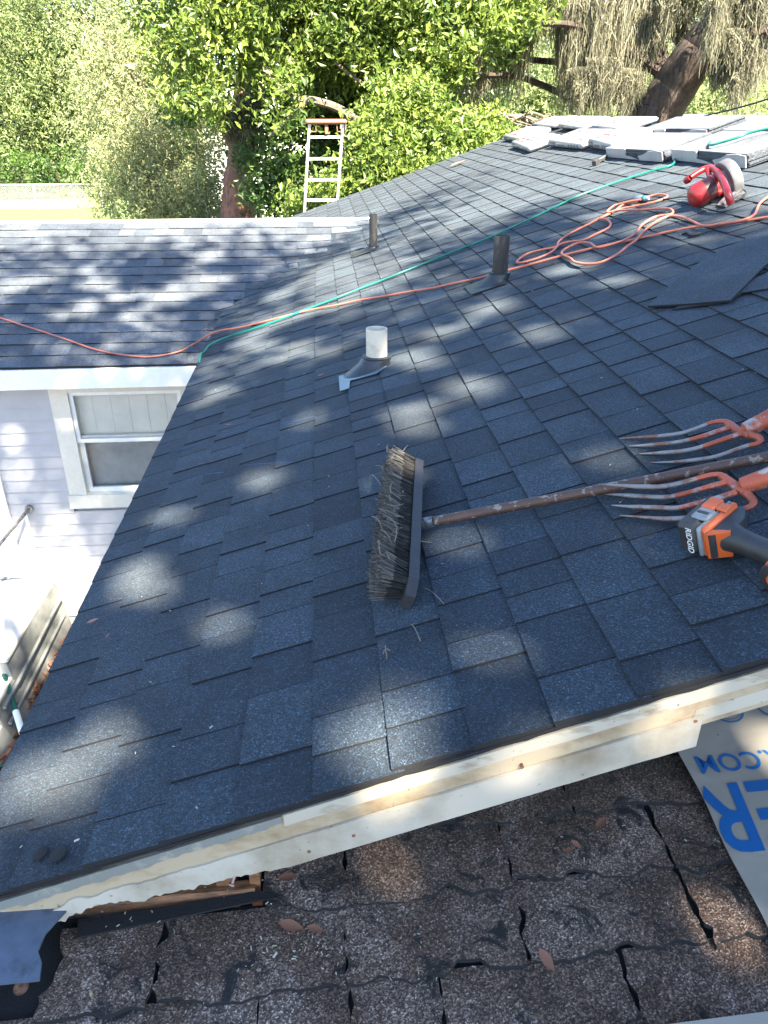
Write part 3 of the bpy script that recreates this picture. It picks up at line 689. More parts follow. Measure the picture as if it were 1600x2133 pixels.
# all lettering is printed upside down as seen from here: origin right, growing to -X and -Y
text('R.COM', 1.022, 1.2595, .069, M['ink'], 'web_address', 0.0, .0006, .98)
text('ER', .985, 1.178, .232, M['ink'], 'brand_word', 0.14, .0035, .80)
def mk(px, py): q = lowp(px, py, SH+.001); return q.x, q.y-LTW*(q.x-.8)
cx_, cy_ = mk(1512, 1478); ringpoly(cx_, cy_, .042, .006, M['inkdark'], 'round_mark'); ringpoly(cx_, cy_, .032, .002, M['inkdark'], 'round_mark'); text('ETL', cx_+.026, cy_+.012, .036, M['inkdark'], 'mark_letters', 0, .001, .95)
cx_, cy_ = mk(1606, 1468); ringpoly(cx_, cy_, .040, .005, M['inkdark'], 'round_mark'); text('CL', cx_+.020, cy_+.012, .030, M['inkdark'], 'mark_letters', 0, .001)
cx_, cy_ = mk(1566, 1474); text('US', cx_+.008, cy_+.004, .012, M['inkdark'], 'mark_letters')
cx_, cy_ = mk(1438, 1503); ringpoly(cx_, cy_, .022, .010, M['inkdark'], 'round_mark')
cx_, cy_ = mk(1411, 1538); ringpoly(cx_, cy_, .014, .0016, M['inkdark'], 'round_mark'); poly([(cx_-.013, cy_), (cx_+.013, cy_), (cx_+.013, cy_+.0016), (cx_-.013, cy_+.0016)], M['inkdark'], 'cross_mark'); poly([(cx_, cy_-.013), (cx_+.0016, cy_-.013), (cx_+.0016, cy_+.013), (cx_, cy_+.013)], M['inkdark'], 'cross_mark')
o = sheet(lambda Y: .33+(Y-.60)*.1, 2.4, .35, .728, SH+.004, 'underlayment_offcut'); o['label'] = 'white underlayment offcut at the bottom right corner'; o['category'] = 'underlayment'
#@@PART2

# ------------------------------------------------------------------ garden steps, rail, litter beside the wing
st = thing('concrete_steps', 'grey concrete steps against the lavender siding, left edge', 'steps', (-2.14, 4.4, GZ))
for k, (y0, y1, zt) in enumerate(((4.27, WW-.035, -3.20), (3.98, 4.27, -3.35), (3.68, 3.98, -3.51))):
    mb = MB(); lo = GZ-.05
    mb.hexa([(-3.7, y0, lo), (-2.14, y0, lo), (-2.10, y1, lo), (-3.7, y1, lo), (-3.7, y0, zt-.03), (-2.19, y0, zt-.03), (-2.16, y1, zt-.03), (-3.7, y1, zt-.03)])
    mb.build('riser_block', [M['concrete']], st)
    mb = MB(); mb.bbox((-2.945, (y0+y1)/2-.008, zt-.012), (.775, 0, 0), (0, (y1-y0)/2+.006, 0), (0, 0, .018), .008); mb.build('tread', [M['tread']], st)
mb = MB()
for q in (.35, .68):
    mb.tube([Vector((-2.125, 5.2, GZ+.46*q)), Vector((-2.145+.02*(1-q), 4.0, GZ+.40*q))], .013, 6)
mb.build('form_ridge', [M['concrete']], st)
rl = thing('handrail', 'thin white metal handrail on the steps by the house wall', 'handrail', (-2.25, WW-.06, -3.2))
MB().tube([(-2.26, WW-.05, -3.2), (-2.255, WW-.05, -2.62)], .011, 8).build('post', [M['white']], rl, True)
MB().tube(catmull([(-2.235, WW-.02, -2.60), (-2.27, WW-.12, -2.63), (-2.45, WW-.55, -2.80), (-2.75, WW-1.3, -3.05)], 6), .012, 8).build('rail', [M['steel']], rl, True)
MB().tube([(-2.235, WW-.012, -2.60), (-2.235, WW-.03, -2.60)], .03, 12).build('wall_flange', [M['steel']], rl, True)
po = thing('pole', 'green and white painted pole leaning on the concrete steps', 'pole', (-1.95, 3.72, GZ))
a, b = Vector((-2.30, 4.42, -3.29)), Vector((-1.86, 3.60, -3.57))
def seg(t0, t1, m, r): MB().tube([a.lerp(b, t0), a.lerp(b, t1)], r, 10).build('pole_section', [m], po, True)
M['polegreen'] = simple('green_pole', (0.0, 0.06, 0.04), .5); seg(0, .50, M['polegreen'], .017); seg(.50, .68, M['white'], .021); seg(.68, .74, M['polegreen'], .017); seg(.74, 1.0, M['white'], .021)

def leaf_quads(C, size, asp, rng, nb=(0, 0, 0.6), tone=None, fold=.12):
    """diamond leaves at points C -> verts, quads"""
    N = len(C); s = size*(.45+1.0*rng.random(N)**1.3)
    d = rng.normal(size=(N, 3)); d[:, 2] -= .25; d /= np.linalg.norm(d, axis=1)[:, None]
    n = rng.normal(size=(N, 3))+np.array(nb); n -= d*(n*d).sum(1)[:, None]; n /= np.linalg.norm(n, axis=1)[:, None]
    sd_ = np.cross(d, n); w = (s*asp*.5)[:, None]; L = (s*.5)[:, None]
    V = np.empty((N, 4, 3)); V[:, 0] = C-d*L; V[:, 1] = C+sd_*w+n*(s*fold)[:, None]; V[:, 2] = C+d*L; V[:, 3] = C-sd_*w+n*(s*fold)[:, None]
    return V.reshape(-1, 3), np.arange(4*N).reshape(N, 4)
def clumped(blobs, n, nclump, cr, rng, shell=.45):
    """blobs: (centre, radii); leaves gathered into clumps on and inside each blob"""
    vol = np.array([b[1][0]*b[1][1]*b[1][2] for b in blobs])**(2/3.); pr = vol/vol.sum()
    k = rng.choice(len(blobs), nclump, p=pr); d = rng.normal(size=(nclump, 3)); d /= np.linalg.norm(d, axis=1)[:, None]
    r = (shell+(1-shell)*rng.random(nclump)**.6)
    cen = np.array([b[0] for b in blobs])[k]+d*r[:, None]*np.array([b[1] for b in blobs])[k]
    j = rng.integers(0, nclump, n); tone = np.clip(rng.normal(.5, .2, nclump), 0, 1)
    off = rng.normal(size=(n, 3))*cr*np.array([1, 1, .7])
    return cen[j]+off, np.clip(tone[j]+rng.normal(0, .18, n), 0, 1), cen
def sprays(blobs, n, nclump, L, rng, shell=.3, droop=.6, spread=.06):
    """leaves strung along drooping twigs"""
    _, _, cen = clumped(blobs, 1, nclump, .1, rng, shell); d = rng.normal(size=(nclump, 3)); d[:, 2] = -abs(d[:, 2])*.5-droop; d /= np.linalg.norm(d, axis=1)[:, None]
    j = rng.integers(0, nclump, n); f = rng.random(n); ln = L*rng.uniform(.4, 1.3, nclump)
    C = cen[j]+d[j]*(f*ln[j])[:, None]; C[:, 2] -= (f**2)*ln[j]*.35; C += rng.normal(size=(n, 3))*(spread*(1.2-.6*f))[:, None]
    tone = np.clip(rng.normal(.5, .24, nclump), 0, 1)
    return C, np.clip(tone[j]+rng.normal(0, .14, n), 0, 1), cen
def foliage(name, C, tone, size, asp, mat, parent, rng, nb=(0, -.3, .7), **props):
    V, F = leaf_quads(C, size, asp, rng, nb); return fan(name, V, F, mat, parent, tone, False, **props)
def limb(mb, pts, r0, r1, n=6, seg=7, wob=.0):
    P = catmull(pts, n); N = len(P)
    P = [p+Vector((nz(i*.37, 1, 2), nz(i*.41, 1, 9), 0))*wob for i, p in enumerate(P)]
    mb.tube(P, [r0+(r1-r0)*i/(N-1) for i in range(N)], seg)

g = np.random.default_rng(5)
n = 2600; C = np.stack([g.uniform(-2.3, -.75, n), g.uniform(1.0, 5.3, n), np.full(n, GZ+.02)+g.random(n)*.03], 1)
foliage('leaf_litter', C, g.random(n), .085, .5, M['deadleaf'], None, g, (0, 0, 2.5), kind='stuff', label='brown fallen leaves on the ground beside the steps')
n = 900; cc = g.uniform((-2.1, 2.6, GZ), (-1.6, 4.6, GZ+.02), (9, 3)); C = cc[g.integers(0, 9, n)]+g.normal(size=(n, 3))*np.array([.07, .07, .03])+np.array([0, 0, .05])
foliage('weeds', C, g.random(n), .06, .25, M['leaf_bright'], None, g, (0, 0, 1), kind='stuff', label='small green weeds beside the concrete steps')

# ------------------------------------------------------------------ vent pipes
def vent(px, py, ptop, dia, mat, label, tall, flange):
    u, v = ruv(px, py, 0.0); base = R(u, v, 0); t = thing('vent_pipe', label, 'vent pipe', base)
    r = dia/2; zt = at(px, ptop, v).z; top = Vector((base.x, base.y, zt)); b0 = base-Vector((0, 0, .02))
    mb = MB(); P = [b0, top, top, top-Vector((0, 0, .05))]; mb.tube(P[:2], r, 24, False)
    inner = MB(); vs = []; N = 24
    for rr_, zz in ((r, zt), (r*.88, zt), (r*.88, zt-.09)):
        vs += [(base.x+rr_*math.cos(2*math.pi*k/N), base.y+rr_*math.sin(2*math.pi*k/N), zz) for k in range(N)]
    mb.add(vs, [(j*N+k, j*N+(k+1) % N, (j+1)*N+(k+1) % N, (j+1)*N+k) for j in range(2) for k in range(N)])
    mb.build('pipe', [mat], t, True)
    # rubber boot: from an oval foot on the slope up to a level collar
    mb = MB(); N = 28; vs = []; hz = base.z+tall
    rings = [(0.0, 2.0, 2.4), (.35, 1.75, 2.05), (.75, 1.48, 1.5), (.95, 1.42, 1.42), (1.0, 1.36, 1.36), (1.0, 1.22, 1.22), (1.10, 1.14, 1.14), (1.16, 1.03, 1.03)]
    for f, a1, a2 in rings:
        for k in range(N):
            an = 2*math.pi*k/N; cu, cv = math.cos(an), math.sin(an)
            foot = R(u-.048+cu*r*a2, v+cv*r*a1, .012); tp = Vector((base.x+cu*r*a2, base.y+cv*r*a1, base.z+tall*max(f, .35)))
            ff = min(1, f); foot2 = Vector((foot.x, foot.y, foot.z)); p = foot2.lerp(tp, ff**.8 if f < 1 else 1)
            if f >= 1: p = Vector((base.x+cu*r*a2, base.y+cv*r*a1, base.z+tall*f))
            vs.append(p)
    nr = len(rings); fs = [(j*N+k, j*N+(k+1) % N, (j+1)*N+(k+1) % N, (j+1)*N+k) for j in range(nr-1) for k in range(N)]
    mb.add(vs, fs); mb.build('rubber_boot', [M['rubber']], t, True, 50)
    mb = MB()
    if flange:      # bare steel of the flashing showing below the boot
        pts = [ruv(706, 790), ruv(722, 786), ruv(762, 766), ruv(790, 782), ruv(735, 800), ruv(724, 806), ruv(724, 822), ruv(710, 824)]
        pts = [(-.262, 3.19), (-.215, 3.17), (-.19, 3.165), (-.05, 3.10), (-.10, 3.05), (-.215, 3.075), (-.222, 2.985), (-.262, 2.99)]
        mb.prism(pts, R(0, 0, .0135), RUP, RV, RN, .002)
    else:
        mb.prism([(u-.16, v-.10), (u+.02, v-.11), (u+.02, v+.11), (u-.16, v+.10)], R(0, 0, .0125), RUP, RV, RN, .002)
    mb.build('flashing', [M['galv'] if flange else M['rubber']], t)
    mb = MB(); c = Vector((base.x, base.y, base.z+tall*1.0)); mb.tube([c+Vector((0, 0, .002)), c+Vector((0, 0, .006))], r*1.40, 24); mb.build('collar_ring', [M['rubber']], t, True)
vent(778, 520, 446, .060, M['pvcdark'], 'thin dark vent pipe, farthest of three on the roof', .026, False)
vent(1040, 588, 491, .076, M['pvcdark'], 'sooty black vent pipe behind the orange cord', .044, False)
vent(785, 768, 684, .089, M['pvcwhite'], 'white vent pipe with black boot in the middle of the roof', .050, True)

# blue chalk lines and scuffs on the shingles, as thin flat marks
def mark(pts, w, h=.0135):
    P = catmull([R(*ruv(x, y), h) for x, y in pts], 5); mb = MB(); vs = []
    for i, p in enumerate(P):
        ww = w*(.4+.8*abs(nz(i*.9, 1, 5))+.2); vs += [p+RUP*0+RV*ww, p-RV*ww]
    mb.add(vs, [(2*i, 2*i+1, 2*i+3, 2*i+2) for i in range(len(P)-1)]); return mb
for pts, w in (([(458, 914), (495, 905), (530, 898), (560, 893)], .003), ([(590, 888), (625, 882), (660, 873)], .003), ([(355, 950), (400, 935), (430, 925)], .003), ([(430, 994), (470, 990)], .003), ([(512, 975), (560, 972), (610, 970)], .002)):
    mark(pts, w).build('chalk_mark', [M['chalk']], main_roof)

# ------------------------------------------------------------------ loose strip shingles at the right
def loose(pts, h0, th, name, label, crease=None, grp=None):
    uvs = [ruv(x, y, h0) for x, y in pts]; cu = sum(a for a, b in uvs)/len(uvs); cv = sum(b for a, b in uvs)/len(uvs)
    t = thing(name, label, 'shingle', R(cu, cv, 0)); mb = MB(); mb.prism(uvs, R(0, 0, h0), RUP, RV, RN, th)
    o = mb.build('sheet', [M['shingle'], M['asphalt']], t); o.data.polygons.foreach_set('material_index', [1, 0]+[1]*len(uvs))
    if crease:
        (a, b), (c, d) = ruv(*crease[0], h0), ruv(*crease[1], h0); mb = MB()
        mb.add([R(a, b, h0+th+.0008), R(a+.004, b+.004, h0+th+.0008), R(c+.004, d+.004, h0+th+.0008), R(c, d, h0+th+.0008)], [(0, 1, 2, 3)]); mb.build('glue_line', [M['straw']], t)
loose([(1350, 641), (1385, 607), (1425, 575), (1470, 540), (1500, 525), (1560, 497), (1660, 455), (1690, 480), (1590, 560), (1522, 629), (1440, 636)], .016, .007, 'loose_shingle', 'long dark strip of loose shingle lying on the right of the roof', ((1445, 628), (1556, 520)))
loose([(1400, 646), (1520, 630), (1545, 612), (1600, 603), (1720, 590), (1720, 560), (1640, 540), (1590, 575), (1500, 610)], .011, .0045, 'loose_shingle', 'smaller dark shingle flap under the long strip at the right edge')

# ------------------------------------------------------------------ hoses and cords
def cable(name, label, cat, pts, r, mat, n=7, seg=8):
    o = MB().tube(catmull(pts, n), r, seg).build(name, [mat], None, True, 80); o['label'] = label; o['category'] = cat; return o
def onroof(L, h): return [rp(x, y, h) for x, y in L]
rc = .0058
def onwing(x, y, h): 
    d = ray(x, y); t = (WZ0+h-WS*WY0)/(d.z-WS*d.y); return d*t
cord = [onwing(x, y, .022) for x, y in ((-160, 640), (-80, 640), (0, 662), (50, 678), (100, 694), (150, 711), (200, 728), (250, 738), (310, 743), (370, 733), (405, 716))]
cord += [rp(447, 692, .03)]+onroof([(500, 682), (550, 670), (600, 657), (650, 645), (700, 636), (750, 625), (800, 617), (850, 608), (900, 600), (950, 589), (1000, 578), (1050, 565), (1100, 552), (1150, 538), (1200, 525), (1250, 513), (1300, 503), (1350, 492), (1400, 481), (1450, 472), (1500, 468), (1550, 460), (1600, 452), (1700, 436)], .018)
cable('extension_cord', 'orange extension cord running across both roofs to the left', 'cord', cord, rc, M['orange_cord'])
loop = onroof([(1720, 330), (1660, 370), (1600, 410), (1582, 425), (1570, 448), (1540, 460), (1500, 466), (1465, 470), (1440, 460), (1420, 452), (1395, 450), (1370, 460), (1345, 478), (1325, 500), (1308, 512), (1285, 530), (1255, 545), (1225, 550), (1198, 546), (1188, 538), (1170, 528), (1180, 517), (1205, 506), (1228, 506), (1240, 514), (1255, 514), (1300, 500), (1325, 485), (1338, 468), (1365, 452), (1398, 446), (1400, 438), (1385, 434), (1330, 437), (1290, 438), (1265, 442), (1280, 428), (1310, 420), (1336, 416)], .026)
cable('extension_cord', 'orange extension cord loosely looped in front of the red saw', 'cord', loop, rc, M['orange_cord'])
loop2 = onroof([(1336, 414), (1370, 405), (1390, 408), (1380, 415), (1350, 424), (1320, 430), (1290, 436), (1262, 448), (1230, 465), (1190, 485), (1165, 502), (1158, 514), (1130, 520), (1100, 528), (1080, 541), (1078, 547), (1092, 546), (1125, 536), (1150, 524), (1165, 510), (1185, 504), (1215, 500), (1240, 488), (1265, 476), (1272, 466), (1262, 456), (1250, 455), (1280, 440), (1300, 425), (1330, 420)], .018)
cable('extension_cord', 'pale orange cord coil beside the black vent pipe', 'cord', loop2, rc, M['orange_cord'])
hose = [Vector((-3.2, 3.6, GZ+.02)), Vector((-2.6, 3.72, GZ+.02)), Vector((-2.1, 3.74, GZ+.03)), Vector((-1.5, 3.9, GZ+.02)), Vector((-.95, 4.2, GZ+.05)), Vector((-.80, 4.34, -2.6)), Vector((-.765, 4.37, -1.6))]
hose += [rp(416, 752, .014)]+onroof([(426, 733), (442, 716), (480, 700), (540, 681), (600, 659), (650, 640), (700, 621), (750, 601), (800, 582), (850, 562), (900, 542), (960, 518), (1020, 494), (1100, 458), (1150, 434), (1200, 410), (1250, 391), (1300, 374), (1350, 358), (1400, 343)], .021)
hose += [R(2.10, 5.275, .022), R(2.22, 5.28, .03), R(2.33, 5.27, .05), rp(1478, 302, .092), rp(1505, 296, .10), rp(1535, 287, .104), rp(1600, 268, .104), R(2.9, 4.2, .06)]
cable('air_hose', 'teal air hose crossing the roof from the left eave to the bundles', 'hose', hose, .0065, M['teal'])
cable('power_cord', 'black cord plugged into the orange cord beside the saw', 'cord', onroof([(1338, 415), (1345, 418), (1370, 416), (1400, 413), (1430, 410), (1470, 420), (1500, 422), (1530, 418), (1550, 408), (1553, 398), (1535, 392), (1520, 398)], .018), .004, M['black_cord'])
pl = thing('cord_plug', 'pale teal plug joining the black and orange cords', 'plug', rp(1338, 415, .0))
P0, P1 = rp(1322, 413, .026), rp(1352, 414, .026); MB().tube([P0, P0.lerp(P1, .2), P0.lerp(P1, .5), P0.lerp(P1, .55), P0.lerp(P1, .9), P1], [.008, .016, .017, .014, .015, .007], 10).build('plug_body', [M['galv']], pl, True)
MB().tube([P0.lerp(P1, .62), P0.lerp(P1, .75)], .0165, 10).build('plug_band', [M['teal']], pl, True)
cable('cord_scrap', 'short black offcut lying under the orange cord at right', 'offcut', onroof([(1420, 486), (1432, 484), (1442, 489), (1460, 486)], .018), .008, M['black_cord'])
cable('service_wire', 'black overhead wire rising to the right above the ridge', 'wire', [at(1372, 268, 9.5), at(1440, 248, 9.0), at(1520, 229, 8.5), at(1600, 206, 8.0), at(1760, 150, 7.2)], .009, M['black_cord'])

# ------------------------------------------------------------------ shingle bundles along the ridge
def bundle(u0, v0, v1, h, label, style, skew=0.0, du=.335, b0=.014):
    c = R(u0+du/2, (v0+v1)/2, b0+h/2); t = thing('shingle_bundle', label, 'shingle bundle', R(u0+du/2, (v0+v1)/2, 0), 'shingle bundles along the ridge')
    ax = (RUP*math.cos(skew)+RV*math.sin(skew)); ay = (RV*math.cos(skew)-RUP*math.sin(skew)); L = (v1-v0)/2; n_ = RN
    rr = random.Random(int(v0*100)+int(u0*10)); fr = c-ax*(du/2)                     # downslope face
    if style == 'wrapped':
        mb = MB(); mb.bbox(c, ax*(du/2), ay*L, n_*(h/2), .018); o = mb.build('plastic_wrap', [M['wrap']], t, True, 60)
    else:
        mb = MB(); lay_ = 7
        for k in range(lay_):
            f_ = (k+.5)/lay_; off = ax*rr.uniform(-.006, .006)+ay*rr.uniform(-.008, .008)
            m2 = MB(); m2.box(c+n_*(f_-.5)*h+off, ax*(du/2-.004), ay*(L-.006), n_*(h/lay_*.46), 0, .4+.08*k); m2.build('stacked_shingle', [M['wingshingle']], t)
        s0 = .0 if style == 'open' else .35
        m2 = MB(); m2.bbox(fr-ax*.003+ay*L*(.62+.0), ax*.006, ay*L*.37, n_*(h*.5+.002), .003); m2.build('plastic_wrap', [M['wrap']], t, True)
        m2 = MB(); m2.prism([(-L*.98, -h*.5), (-L*.25, -h*.52), (-L*.2, -h*.1), (-L*.4, h*.1), (-L*.55, h*.42), (-L*.8, h*.55), (-L*1.0, h*.45)], fr-ax*.010, ay, n_, -ax, .006); m2.build('torn_wrap', [M['wrap']], t)
        m2 = MB(); m2.prism([(-L*.2, -h*.5), (L*.25, -h*.5), (L*.3, -h*.12), (L*.05, -h*.25)], fr-ax*.008, ay, n_, -ax, .004); m2.build('torn_wrap', [M['wrap']], t)
    def patch(f0, f1, z0, z1, m, face):
        mb = MB()
        if face == 'front': q = [(fr-ax*.0075 if style != 'wrapped' else fr-ax*.0012)+ay*L*a+n_*h*b for a, b in ((f0, z0), (f1, z0), (f1, z1), (f0, z1))]; d = -ax
        else: q = [c+n_*(h/2+.0012)+ay*L*a+ax*du*b for a, b in ((f0, z0), (f1, z0), (f1, z1), (f0, z1))]; d = n_
        fs = [(0, 1, 2, 3)]
        if (q[1]-q[0]).cross(q[2]-q[1]).dot(d) < 0: fs = [(3, 2, 1, 0)]
        mb.add(q, fs); mb.build('print_patch', [m], t)
    patch(.50, .90, -.34, .30, M['p_blue'], 'front')
    for k in range(4): patch(.54+k*.085, .59+k*.085, -.10, .12, M['print_white'], 'front')
    for k in range(5): patch(-.05+k*.085, .0+k*.085, -.20, .02, M['p_grey'], 'front')
    if style == 'wrapped':
        ma, mc = (M['p_red'], M['p_grey']) if rr.random() < .6 else (M['p_grey'], M['p_red'])
        for r_ in range(4):
            zz = -.36+r_*.17; a_ = -.82+rr.uniform(0, .2)
            while a_ < .75:
                w_ = rr.uniform(.05, .22)
                if rr.random() < .62: patch(a_, a_+w_, zz, zz+rr.choice((.04, .07, .10)), ma if r_ < 2 else mc, 'top')
                a_ += w_+rr.uniform(.03, .10)
        for k in range(4): patch(-.82+k*.16, -.74+k*.16, -.25, .10, mc, 'front')
bundle(2.02, 9.14, 10.08, .055, 'white wrapped shingle bundle at the far left end of the row', 'wrapped')
bundle(1.86, 8.10, 9.06, .062, 'white wrapped shingle bundle lying lowest, second from the far end', 'wrapped', -.05)
bundle(2.02, 7.06, 8.04, .062, 'wrapped shingle bundle third from the far end of the row', 'wrapped', .03)
bundle(2.07, 6.38, 7.02, .075, 'wrapped shingle bundle with black print left of the torn bundle', 'wrapped', -.03)
bundle(2.01, 5.30, 6.27, .065, 'torn-open shingle bundle with black shingles showing, left of hose', 'open', .05)
bundle(2.08, 4.32, 5.26, .065, 'torn-open shingle bundle right behind the red saw', 'open', .02)
bundle(2.40, 9.20, 10.15, .045, 'wrapped bundle on the ridge behind the far end of the row', 'wrapped', .02, .28, .03)
bundle(2.40, 8.10, 9.1, .045, 'second wrapped bundle on the ridge from the far end', 'wrapped', -.02, .28, .03)
bundle(2.42, 7.0, 8.0, .04, 'wrapped bundle on the ridge in the middle of the stack', 'wrapped', .0, .27, .03)
bundle(2.42, 5.55, 6.6, .04, 'unwrapped shingles on the ridge behind the torn bundle', 'open', .04, .27, .03)
bundle(2.45, 4.2, 5.35, .04, 'unwrapped shingles on the ridge at the right, under the hose', 'open', .0, .26, .03)
# small stapler on the slope below the bundles
hs = thing('hammer_stapler', 'small black and silver stapler lying left of the torn bundle', 'stapler', rp(1245, 338, 0))
p0, p1 = rp(1238, 341, .025), rp(1262, 327, .025); dd = (p1-p0).normalized(); sdv = dd.cross(RN).normalized()
mb = MB(); mb.bbox(p0.lerp(p1, .15), dd*.028, sdv*.02, RN*.022, .005); mb.build('head', [M['t_black']], hs, True)
mb = MB(); mb.bbox(p0.lerp(p1, .6)+RN*.008, dd*.085, sdv*.011, RN*.006, .003); mb.build('rail', [M['steel']], hs, True)
mb = MB(); mb.bbox(p0.lerp(p1, .6)-RN*.006, dd*.085, sdv*.012, RN*.006, .003); mb.build('grip', [M['t_black']], hs, True)

# ------------------------------------------------------------------ circular saw
sw = thing('circular_saw', 'red circular saw with silver blade guard lying near the ridge', 'saw', rp(1490, 415, 0))
O = rp(1516, 374, .088); E_ = rp(1450, 408, .067); A = (E_-O).normalized(); Lm = (E_-O).length
B1 = (Vector((.25, .35, 1))-A*A.dot(Vector((.25, .35, 1)))).normalized(); B2 = A.cross(B1)
def lathe(prof, name, m, seg=28, smooth=True, arc=None):
    mb = MB(); P = [O+A*a for a, r in prof]; rr = [max(r, .0005) for a, r in prof]
    mb.tube(P, rr, seg, True, upv=tuple(B1)); return mb.build(name, [m], sw, smooth, 40)
lathe([(Lm*.26, .046), (Lm*.32, .056), (Lm*.5, .058)], 'gear_housing', M['red'])
lathe([(Lm*.5, .0562), (Lm*.78, .0555)], 'label_band', M['darkred'])
lathe([(Lm*.78, .058), (Lm*1.0, .056), (Lm*1.12, .047), (Lm*1.19, .030), (Lm*1.215, .008)], 'motor_cap', M['red'])
lathe([(-.034, .055), (-.032, .084), (-.024, .093), (.014, .094), (.020, .090), (.021, .03)], 'blade_guard', simple('cast_guard', (0.13, 0.13, 0.135), 0.5, 0.2), 40)
lathe([(-.002, .092), (.002, .092)], 'blade', M['steel'], 40)
mb = MB(); Cg = O+A*.03-B1*.005; mb.bbox(Cg, B2*.05, B1*.055, A*.022, .012); mb.build('gear_case', [M['steel']], sw, True)
mb = MB(); hp = [rp(1438, 370, .135), rp(1454, 359, .145), rp(1474, 350, .15), rp(1490, 354, .145), rp(1506, 378, .12), rp(1516, 403, .085), rp(1523, 424, .04)]
P = catmull(hp, 6); mb.tube(P, [.014+.004*(i/len(P)) for i in range(len(P))], 12); mb.build('main_handle', [M['red']], sw, True)
mb = MB(); mb.tube(catmull([rp(1474, 352, .15), rp(1478, 366, .125), rp(1486, 384, .10)], 5), .013, 10); mb.build('handle_brace', [M['red']], sw, True)
mb = MB(); q = rp(1428, 378, .12); mb.tube([q, q.lerp(hp[0], .5), hp[0]], [.015, .019, .015], 12); mb.build('front_knob', [M['red']], sw, True)
mb = MB(); s0, s1, s2, s3 = rp(1494, 428, .016), rp(1512, 432, .016), rp(1552, 402, .03), rp(1534, 384, .055); up_ = (s1-s0).cross(s3-s0).normalized()*.004
mb.hexa([s0, s1, s2, s3, s0+up_, s1+up_, s2+up_, s3+up_]); mb.build('base_plate', [M['steel']], sw)
mb = MB(); mb.tube([rp(1506, 426, .03), rp(1530, 402, .05)], .009, 8); mb.build('plate_hinge', [M['steel']], sw, True)

# ------------------------------------------------------------------ push broom
br = thing('push_broom', 'push broom with grey dusty bristles and long brown handle', 'broom', rp(860, 1110, 0))
E1, E2 = rp(866, 972, .036), rp(851, 1250, .034); bl = (E2-E1); BL = bl.length; bl.normalize()
tt = bl.cross(RN).normalized(); tt = tt if tt.dot(RUP) > 0 else -tt
qd = (tt*.80-RN*.60).normalized(); wd = (tt*.60+RN*.80).normalized(); bc = (E1+E2)/2
mb = MB(); ch = .05
prof = [(-BL/2, -.020), (-BL/2+.015, -.034), (BL/2-ch, -.034), (BL/2, -.022), (BL/2, .012), (BL/2-ch*.8, .034), (-BL/2+.015, .034), (-BL/2, .020)]
mb.prism(prof, bc-qd*.012, bl, wd, qd, .024); mb.build('block', [M['block_wood']], br)
g = np.random.default_rng(3); nb_ = 15000
s_ = g.uniform(-BL/2+.004, BL/2-.03, nb_); w_ = g.uniform(-.029, .029, nb_)
tuft = np.round(s_/.011)*.011; s0 = s_*.35+tuft*.65
base = np.array(bc-qd*.010)+np.outer(s0, bl)+np.outer(w_, wd)
ln = .072+.004*g.normal(size=nb_)*.6+.003*np.sin(s_*40)
dirn = -np.outer(np.ones(nb_), qd)+np.outer(w_*3.2+g.normal(size=nb_)*.06, wd)+np.outer((s_-s0)*6+g.normal(size=nb_)*.09+.12*np.sin(s_*23), bl)
dirn /= np.linalg.norm(dirn, axis=1)[:, None]
curl = g.normal(size=(nb_, 3))*.0045-np.outer(np.ones(nb_), RN)*.004
mid = base+dirn*(ln*.55)[:, None]+curl*.4; tip = base+dirn*ln[:, None]+curl
hn = (tip@np.array(RN))+RD; low = hn < .014; tip[low] += np.outer(.014-hn[low], RN)
sdx = np.cross(dirn, g.normal(size=(nb_, 3))); sdx /= np.linalg.norm(sdx, axis=1)[:, None]; wv = sdx*.0015
V = np.stack([base-wv, base+wv, mid-wv, mid+wv, tip-wv*.8, tip+wv*.8], 1).reshape(-1, 3); b6 = np.arange(nb_)[:, None]*6
F = np.concatenate([b6+np.array([[0, 1, 3, 2]]), b6+np.array([[2, 3, 5, 4]])])
M['bristle'] = leaf_mat('dusty_bristle_fibre', (0.012, 0.0115, 0.011), (0.15, 0.135, 0.115), 0.0, 0.9)
tn = np.clip(g.normal(.45, .28, nb_), 0, 1); fan('bristles', V, F, M['bristle'], br, np.concatenate([tn*.22, np.clip(tn+.22, 0, 1)]), kind='stuff')
f0 = bc+qd*.012; h1 = rp(905, 1086, .034); h2 = rp(1040, 1060, .030); h3 = rp(1255, 1019, .029); h4 = rp(1600, 952, .029); h5 = rp(1780, 917, .029)
mb = MB(); mb.tube([f0-qd*.006, f0.lerp(h1, .45), h1], [.017, .015, .0145], 16); mb.build('ferrule', [M['steel']], br, True)
mb = MB(); mb.tube(catmull([h1, h2, h3, h4, h5, h5+(h5-h4)*1.6], 6), .0125, 14); mb.build('handle', [M['handle']], br, True)
sm = MB(); g2 = random.Random(8)
for k in range(30):
    s = g2.uniform(-BL/2, BL/2-.04); p = bc-qd*g2.uniform(.03, .10)+wd*g2.uniform(.02, .05)+bl*s; a_ = g2.uniform(0, 6.28); L_ = g2.uniform(.02, .075)
    d_ = (bl*math.cos(a_)+qd*math.sin(a_)*.8+wd*g2.uniform(-.2, .35)).normalized(); sm.tube(catmull([p, p+d_*L_*.5+wd*g2.uniform(-.01, .01), p+d_*L_+bl*g2.uniform(-.015, .015)], 3), .0011, 4)
